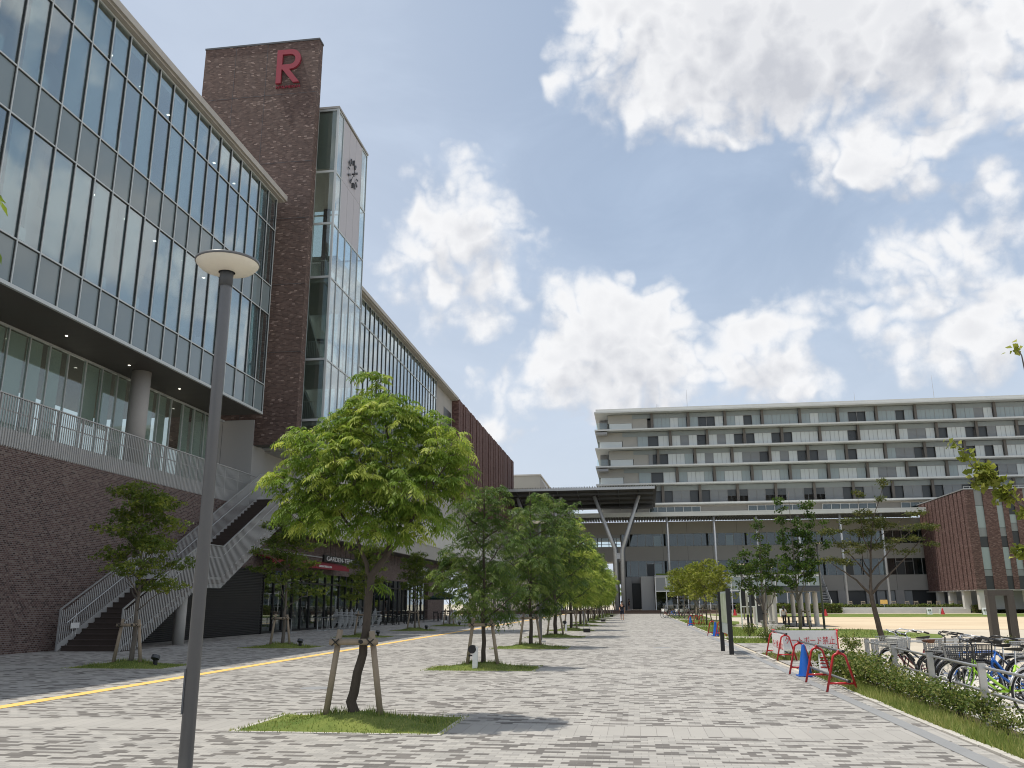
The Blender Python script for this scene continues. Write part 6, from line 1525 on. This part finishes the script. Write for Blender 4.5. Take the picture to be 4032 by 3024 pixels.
# ------------------------------------------------------------ bicycles (x = forward)
def bicycle(label, loc, rz, fmat, kind='city', basket=None, saddle='black', bars='steel', steer=0.0, tilt=0.06, guard=True):
    b = T('bicycle', label, 'bicycle', loc, 'bicycles parked inside the steel rail', rz); b.rotation_euler = (tilt,0,rz)
    wr = .335; F = M[fmat]; wx = (.54,-.54)
    steerm = Matrix.Translation((.40,0,0)) @ Matrix.Rotation(steer,4,'Z') @ Matrix.Translation((-.40,0,0))
    def st(o):
        for v in o.data.vertices: v.co = steerm @ v.co
    for k, x in enumerate(wx):
        w = MB().torus((x,0,wr),.305,.011,n=32,k=6)
        for i in range(18):
            a = 2*math.pi*i/18; w.tube([(x,(.02 if i%2 else -.02),wr),(x+.30*math.cos(a),0,wr+.30*math.sin(a))],.0016,3,caps=False)
        w.tube([(x,-.045,wr),(x,.045,wr)],.022,8)
        wh = w.out('wheel', M['chrome'], b, local=True); ty = MB().torus((x,0,wr),.322,.018,n=36,k=7).out('tyre', M['rubber'], wh, local=True, smooth=True)
        if k == 0: st(wh); st(ty)
        if guard:
            pts = [(x+.358*math.cos(a),0,wr+.358*math.sin(a)) for a in np.linspace(R(20 if k == 0 else 10),R(150 if k == 0 else 185),14)]
            g = MB().tube(pts,.020,5).out('mudguard', M['black_frame'] if fmat != 'silver_frame' else M['steel'], b, local=True, smooth=True)
            if k == 0: st(g)
    bb = (-.08,0,.28); hd = (.36,0,.72); hb = (.385,0,.60); stp = (-.22,0,.66 if kind != 'sport' else .74)
    f = MB()
    if kind == 'city':   # two parallel swept down tubes
        f.tube([hd,(.24,0,.55),(.06,0,.38),bb],.021,8); f.tube([hb,(.25,0,.43),(.06,0,.28),bb],.019,8)
    elif kind == 'mixte':
        f.tube([hd,stp and (-.17,0,.46)],.019,8); f.tube([hb,(.1,0,.34),bb],.021,8)
    else:
        f.tube([hd,stp],.02,8); f.tube([hb,bb],.024,8)
    f.tube([bb,stp],.019,8); f.tube([hb,hd],.024,8)
    for s in (-.05,.05):
        f.tube([bb,(-.54,s,wr)],.012,6); f.tube([stp,(-.54,s,wr)],.010,6)
    f.out('frame', F, b, local=True, smooth=True)
    fk = MB().tube([(.36,0,.73),(.39,0,.60)],.02,8)
    for s in (-.05,.05): fk.tube([(.39,s*.8,.60),(.45,s,.45),(.54,s,wr)],.012,6)
    st(fk.out('fork', F if kind != 'mixte' else M['black_frame'], b, local=True, smooth=True))
    BMt = M['chrome'] if bars == 'steel' else M['black_frame']
    hb_ = MB().tube([(.36,0,.72),(.33,0,.95),(.37,0,.99)],.013,8)
    for s in (-1,1):
        if kind == 'sport': hb_.tube([(.37,0,.99),(.37,s*.16,.99),(.33,s*.30,.99)],.012,6)
        else: hb_.tube([(.37,0,.99),(.42,s*.08,1.02),(.38,s*.20,1.06),(.22,s*.27,1.03),(.08,s*.28,1.0)],.011,6)
    hbo = hb_.out('handlebar', BMt, b, local=True, smooth=True)
    gp = MB()
    for s in (-1,1):
        if kind == 'sport': gp.tube([(.345,s*.24,.99),(.325,s*.32,.99)],.017,6)
        else: gp.tube([(.17,s*.272,1.02),(.06,s*.28,.995)],.017,6); gp.tube([(.22,s*.27,1.01),(.34,s*.25,.98)],.006,4)
    gpo = gp.out('grip', M['rubber'], hbo, local=True); st(hbo); st(gpo)
    sd_ = MB()
    sd_.add([(-.08,-.02,.90),(-.08,.02,.90),(-.20,.05,.91),(-.33,.095,.915),(-.37,.05,.925),(-.37,-.05,.925),(-.33,-.095,.915),(-.20,-.05,.91),(-.10,0,.875),(-.32,.06,.86),(-.32,-.06,.86)],
            [(0,1,2,7),(7,2,3,6),(6,3,4,5),(0,8,1),(1,8,2),(2,8,9,3),(3,9,4),(4,9,10,5),(5,10,6),(6,10,8,7),(7,8,0),(8,10,9)])
    sd_.out('saddle', M['brown_leather'] if saddle == 'brown' else M['black'], b, local=True)
    MB().tube([stp,(-.245,0,.88)],.013,8).out('seat_post', M['chrome'], b, local=True)
    ck_ = MB().torus((-.08,.0,.28),.085,.008,n=20,k=5); ck_.tube([(-.08,.07,.28),(.06,.09,.20)],.010,6); ck_.tube([(-.08,-.07,.28),(-.22,-.09,.36)],.010,6); ck_.box(.02,.10,.09,.17,.19,.21); ck_.box(-.26,-.18,-.17,-.09,.35,.37); ck_.tube([(-.08,-.07,.28),(-.08,.07,.28)],.016,6)
    ck_.tube([(-.08,.045,.365),(-.54,.045,.375)],.006,4); ck_.tube([(-.08,.045,.195),(-.54,.045,.295)],.006,4)
    ck_.out('crank', M['black_frame'], b, local=True)
    MB().tube([(-.5,.06,.30),(-.56,.20,.0)],.010,6).out('kickstand', M['steel'], b, local=True)
    rk = MB()
    if kind != 'sport':
        for s in (-.06,.06): rk.tube([(-.28,s,.73),(-.72,s,.73)],.007,5); rk.tube([(-.66,s,.73),(-.54,s,wr)],.006,5)
        for x in (-.36,-.48,-.6,-.72): rk.tube([(x,-.06,.73),(x,.06,.73)],.006,5)
        rk.out('carrier', M['steel'], b, local=True)
    if basket:
        bm__ = M['white_basket'] if basket == 'white' else M['black_frame'] if basket == 'black' else M['steel']
        k_ = MB(); x0,x1,z0,z1 = .42,.70,.66,.92
        P = lambda u,v,z,f: ((x0+.04*(1-f))+((x1-x0)-.06*(1-f))*u, (-.17+.34*v)*(0.8+.2*f), z)
        for j in range(9):
            f = j/8; z = z0+(z1-z0)*f
            k_.tube([P(0,0,z,f),P(1,0,z,f),P(1,1,z,f),P(0,1,z,f),P(0,0,z,f)],.0045 if j < 8 else .009,4,caps=False)
        for j in range(8):
            t = j/7
            for (u0,v0) in ((t,0),(t,1),(0,t),(1,t)): k_.tube([P(u0,v0,z0,0),P(u0,v0,z1,1)],.004,4,caps=False)
        if basket == 'white':
            for (a,c_) in (((0,0),(1,0)),((1,0),(1,1)),((1,1),(0,1)),((0,1),(0,0))): k_.quad(P(*a,z0,0),P(*c_,z0,0),P(*c_,z1,1),P(*a,z1,1))
        k_.quad(P(0,0,z0,0),P(1,0,z0,0),P(1,1,z0,0),P(0,1,z0,0))
        st(k_.out('basket', bm__, b, local=True))
    hl = MB().tube([(.47,0,.62),(.52,0,.62)],[.022,.03],8).out('headlight', M['chrome'], b, local=True); st(hl)
    return b
W = R(180)
bicycle('silver bicycle nearest the camera with its dark front wheel at the rail', (5.95,13.45,0), W+.08, 'silver_frame', 'sport', None, 'black', 'black', .25)
lime = bicycle('lime green bicycle with black swept handlebars and a black wire basket', (5.45,14.45,0), W-.05, 'lime_frame', 'city', 'black', 'black', 'black', .5)
bicycle('grey bicycle with a wire basket between the lime and the blue one', (5.75,15.6,0), W+.12, 'black_frame', 'city', 'wire', 'black', 'steel', -.3)
blue = bicycle('bright blue bicycle with a large silver front wheel against the rail', (6.05,16.75,0), W-.02, 'blue_frame', 'sport', None, 'black', 'black', .12)
mx_ = bicycle('dark step through bicycle with brown saddle, high chrome handlebars and white basket', (5.28,17.55,0), R(112), 'black_frame', 'mixte', 'white', 'brown', 'steel', .1, -.05)
mar = bicycle('maroon bicycle behind the brown saddled one at the far end of the rail', (5.55,18.9,0), W+.25, 'maroon_frame', 'city', 'wire', 'black', 'steel', .2)
bicycle('second lime and black bicycle cut by the right edge of the picture', (6.7,14.9,0), W+.15, 'black_frame', 'sport', None, 'black', 'black', -.2)
bicycle('blue grey bicycle farther right behind the lime one', (7.1,16.2,0), W-.1, 'silver_frame', 'city', 'wire', 'black', 'steel', .3)
bicycle('black bicycle squeezed between the blue one and the brown saddled one', (6.0,17.45,0), W+.2, 'black_frame', 'city', 'wire', 'black', 'black', -.35)
bicycle('navy blue bicycle half hidden behind the lime one', (5.95,15.05,0), W-.18, 'blue_frame', 'city', 'black', 'black', 'black', .3)
for i, (x, y, rz, src) in enumerate(((3.35,94.0,2.6,mar),(3.7,95.5,2.8,mx_),(4.0,93.4,2.5,blue),(4.7,92.6,2.7,mar),(5.2,93.6,2.4,mx_),(5.6,92.2,2.9,mar))):
    o = clone(src, (x,y,0), rz, 'distant bicycle parked under the small kerb trees, %s from the left' % ORD[i]); o['group'] = 'distant bicycles under the kerb trees'; o.rotation_euler = (.05,0,rz)

# ------------------------------------------------------------ people
def skin_mesh(name, verts, edges, radii, mat, parent, root=0, sub=2):
    me = bpy.data.meshes.new(name); me.from_pydata(verts, edges, []); o = bpy.data.objects.new(name, me); COL.objects.link(o)
    o.modifiers.new('s','SKIN'); sv = me.skin_vertices[0].data
    for i, r in enumerate(radii):
        rr = r if isinstance(r, tuple) else (r, r); sv[i].radius = rr; sv[i].use_root = (i == root)
    m = o.modifiers.new('u','SUBSURF'); m.levels = sub; m.render_levels = sub
    dg = bpy.context.evaluated_depsgraph_get(); m2 = bpy.data.meshes.new_from_object(o.evaluated_get(dg)); bpy.data.objects.remove(o)
    m2.materials.clear(); m2.materials.append(mat); m2.polygons.foreach_set('use_smooth',[True]*len(m2.polygons)); m2.name = name
    ob = bpy.data.objects.new(name, m2); COL.objects.link(ob); ob.parent = parent; return ob
def person(label, loc, rz, top, legs_mat, long_trousers=False, longhair=False, scale=1.0, step=.16, arm=.0):
    p = T('person', label, 'person', loc, None, rz); p.scale = (scale,)*3
    # faces -y; joints
    J = dict(pel=(0,0,.94), wai=(0,.01,1.08), che=(0,.01,1.30), nek=(0,.02,1.46), hd0=(0,.0,1.55), hd1=(0,-.01,1.68),
             lsh=(.17,.02,1.40), lel=(.23,.05,1.13), lwr=(.24,-.02,.88), lha=(.24,-.04,.79), rsh=(-.17,.02,1.40), rel=(-.22,.04,1.13), rwr=(-.20,-.10-.2*arm,.92+.25*arm), rha=(-.17,-.15-.2*arm,.86+.3*arm),
             lhp=(.09,0,.92), lkn=(.10,-step*.7,.50), lan=(.10,-step*.9,.08), lto=(.11,-step*.9-.14,.03), rhp=(-.09,0,.92), rkn=(-.10,step*.1,.49), ran=(-.10,step*1.1,.10), rto=(-.11,step*1.1-.13,.03))
    nm = list(J); ix = {k:i for i,k in enumerate(nm)}
    E = [('pel','wai'),('wai','che'),('che','nek'),('nek','hd0'),('hd0','hd1'),('che','lsh'),('lsh','lel'),('lel','lwr'),('lwr','lha'),('che','rsh'),('rsh','rel'),('rel','rwr'),('rwr','rha'),('pel','lhp'),('lhp','lkn'),('lkn','lan'),('lan','lto'),('pel','rhp'),('rhp','rkn'),('rkn','ran'),('ran','rto')]
    Rr = dict(pel=(.13,.10), wai=(.12,.09), che=(.14,.10), nek=.052, hd0=(.068,.075), hd1=(.078,.088), lsh=.055, lel=.040, lwr=.028, lha=.034, rsh=.055, rel=.040, rwr=.028, rha=.034, lhp=.078, lkn=.052, lan=.036, lto=.032, rhp=.078, rkn=.052, ran=.036, rto=.032)
    skin_mesh('body', [J[k] for k in nm], [(ix[a],ix[b]) for a,b in E], [Rr[k] for k in nm], M['skin'], p)
    mid = lambda a,b,f: tuple(J[a][i]*(1-f)+J[b][i]*f for i in range(3))
    # shirt
    vs_ = [J['wai'], (0,0,.96), J['che'], (0,.02,1.43), J['lsh'], mid('lsh','lel',.75), J['rsh'], mid('rsh','rel',.75)]
    skin_mesh('shirt', vs_, [(0,1),(0,2),(2,3),(2,4),(4,5),(2,6),(6,7)], [(.15,.115),(.155,.12),(.165,.12),(.07,.07),.072,.062,.072,.062], M[top], p)
    f = .98 if long_trousers else .45
    vs_ = [(0,0,.96), J['lhp'], J['lkn'] if long_trousers else mid('lhp','lkn',.85), J['rhp'], J['rkn'] if long_trousers else mid('rhp','rkn',.85)]; es_ = [(0,1),(1,2),(0,3),(3,4)]; rr = [(.145,.11),.095,.078,.095,.078]
    if long_trousers: vs_ += [J['lan'], J['ran']]; es_ += [(2,5),(4,6)]; rr = [(.145,.11),.092,.07,.092,.07,.058,.058]
    skin_mesh('trousers', vs_, es_, rr, M[legs_mat], p)
    h = MB().lathe(0,.012,[(.0,1.775),(.05,1.765),(.085,1.73),(.096,1.68),(.092,1.63),(.075,1.60)],14)
    hv = [(x,y*1.12+(.02 if z < 1.66 else 0),z) for x,y,z in h.v]; h.v = hv
    if longhair: h.tube([(0,.06,1.68),(0,.075,1.5),(0,.07,1.36)],[.09,.085,.05],10)
    h.out('hair', M['hair'], p, smooth=True, local=True)
    fc = MB()
    for s in (-.03,.03): fc.box(s-.012,s+.012,-.098,-.092,1.655,1.665)
    fc.box(-.02,.02,-.096,-.090,1.585,1.593); fc.tube([(0,-.092,1.645),(0,-.112,1.615),(0,-.092,1.607)],.009,5); fc.out('face', M['hair'], p, local=True)
    fg = MB()
    for side, s in (('lha',1),('rha',-1)):
        hx, hy, hz = J[side]
        for k in range(4): fg.tube([(hx-.02+.013*k,hy,hz),(hx-.02+.013*k,hy-.012,hz-.06-(.008 if k in (1,2) else 0)),(hx-.02+.013*k,hy-.03,hz-.085)],[.008,.007,.005],5)
        fg.tube([(hx,hy-.02,hz+.02),(hx-.01*s,hy-.06,hz-.01)],[.009,.006],5)
    fg.out('fingers', M['skin'], p, local=True)
    sh_ = MB()
    for k in ('lan','ran'):
        x, y, z = J[k]; sh_.box(x-.05,x+.05,y-.19,y+.07,max(0,z-.10),max(0,z-.10)+.07)
    sh_.out('shoe', M['white'] if not long_trousers else M['black'], p, local=True); return p
w1 = person('person in black t-shirt and dark shorts walking down the middle of the pavement', (-1.22,80.7,0), 0, 'cloth_black', 'cloth_navy', arm=.35)
person('person with long black hair, grey top and black trousers standing at the pergola', (9.75,60.45,0), R(150), 'cloth_grey', 'cloth_black', True, True, .77, .05)
for x, y, rz, lb in ((-3.4,139.5,1.2,'dark clothed person walking on the deck left of the steel columns'),(-1.0,141,-1.3,'dark clothed person standing between the slanting steel columns'),(-6.4,143,.4,'distant person in the passage behind the street trees')):
    clone(w1, (x,y,.45), rz, lb)
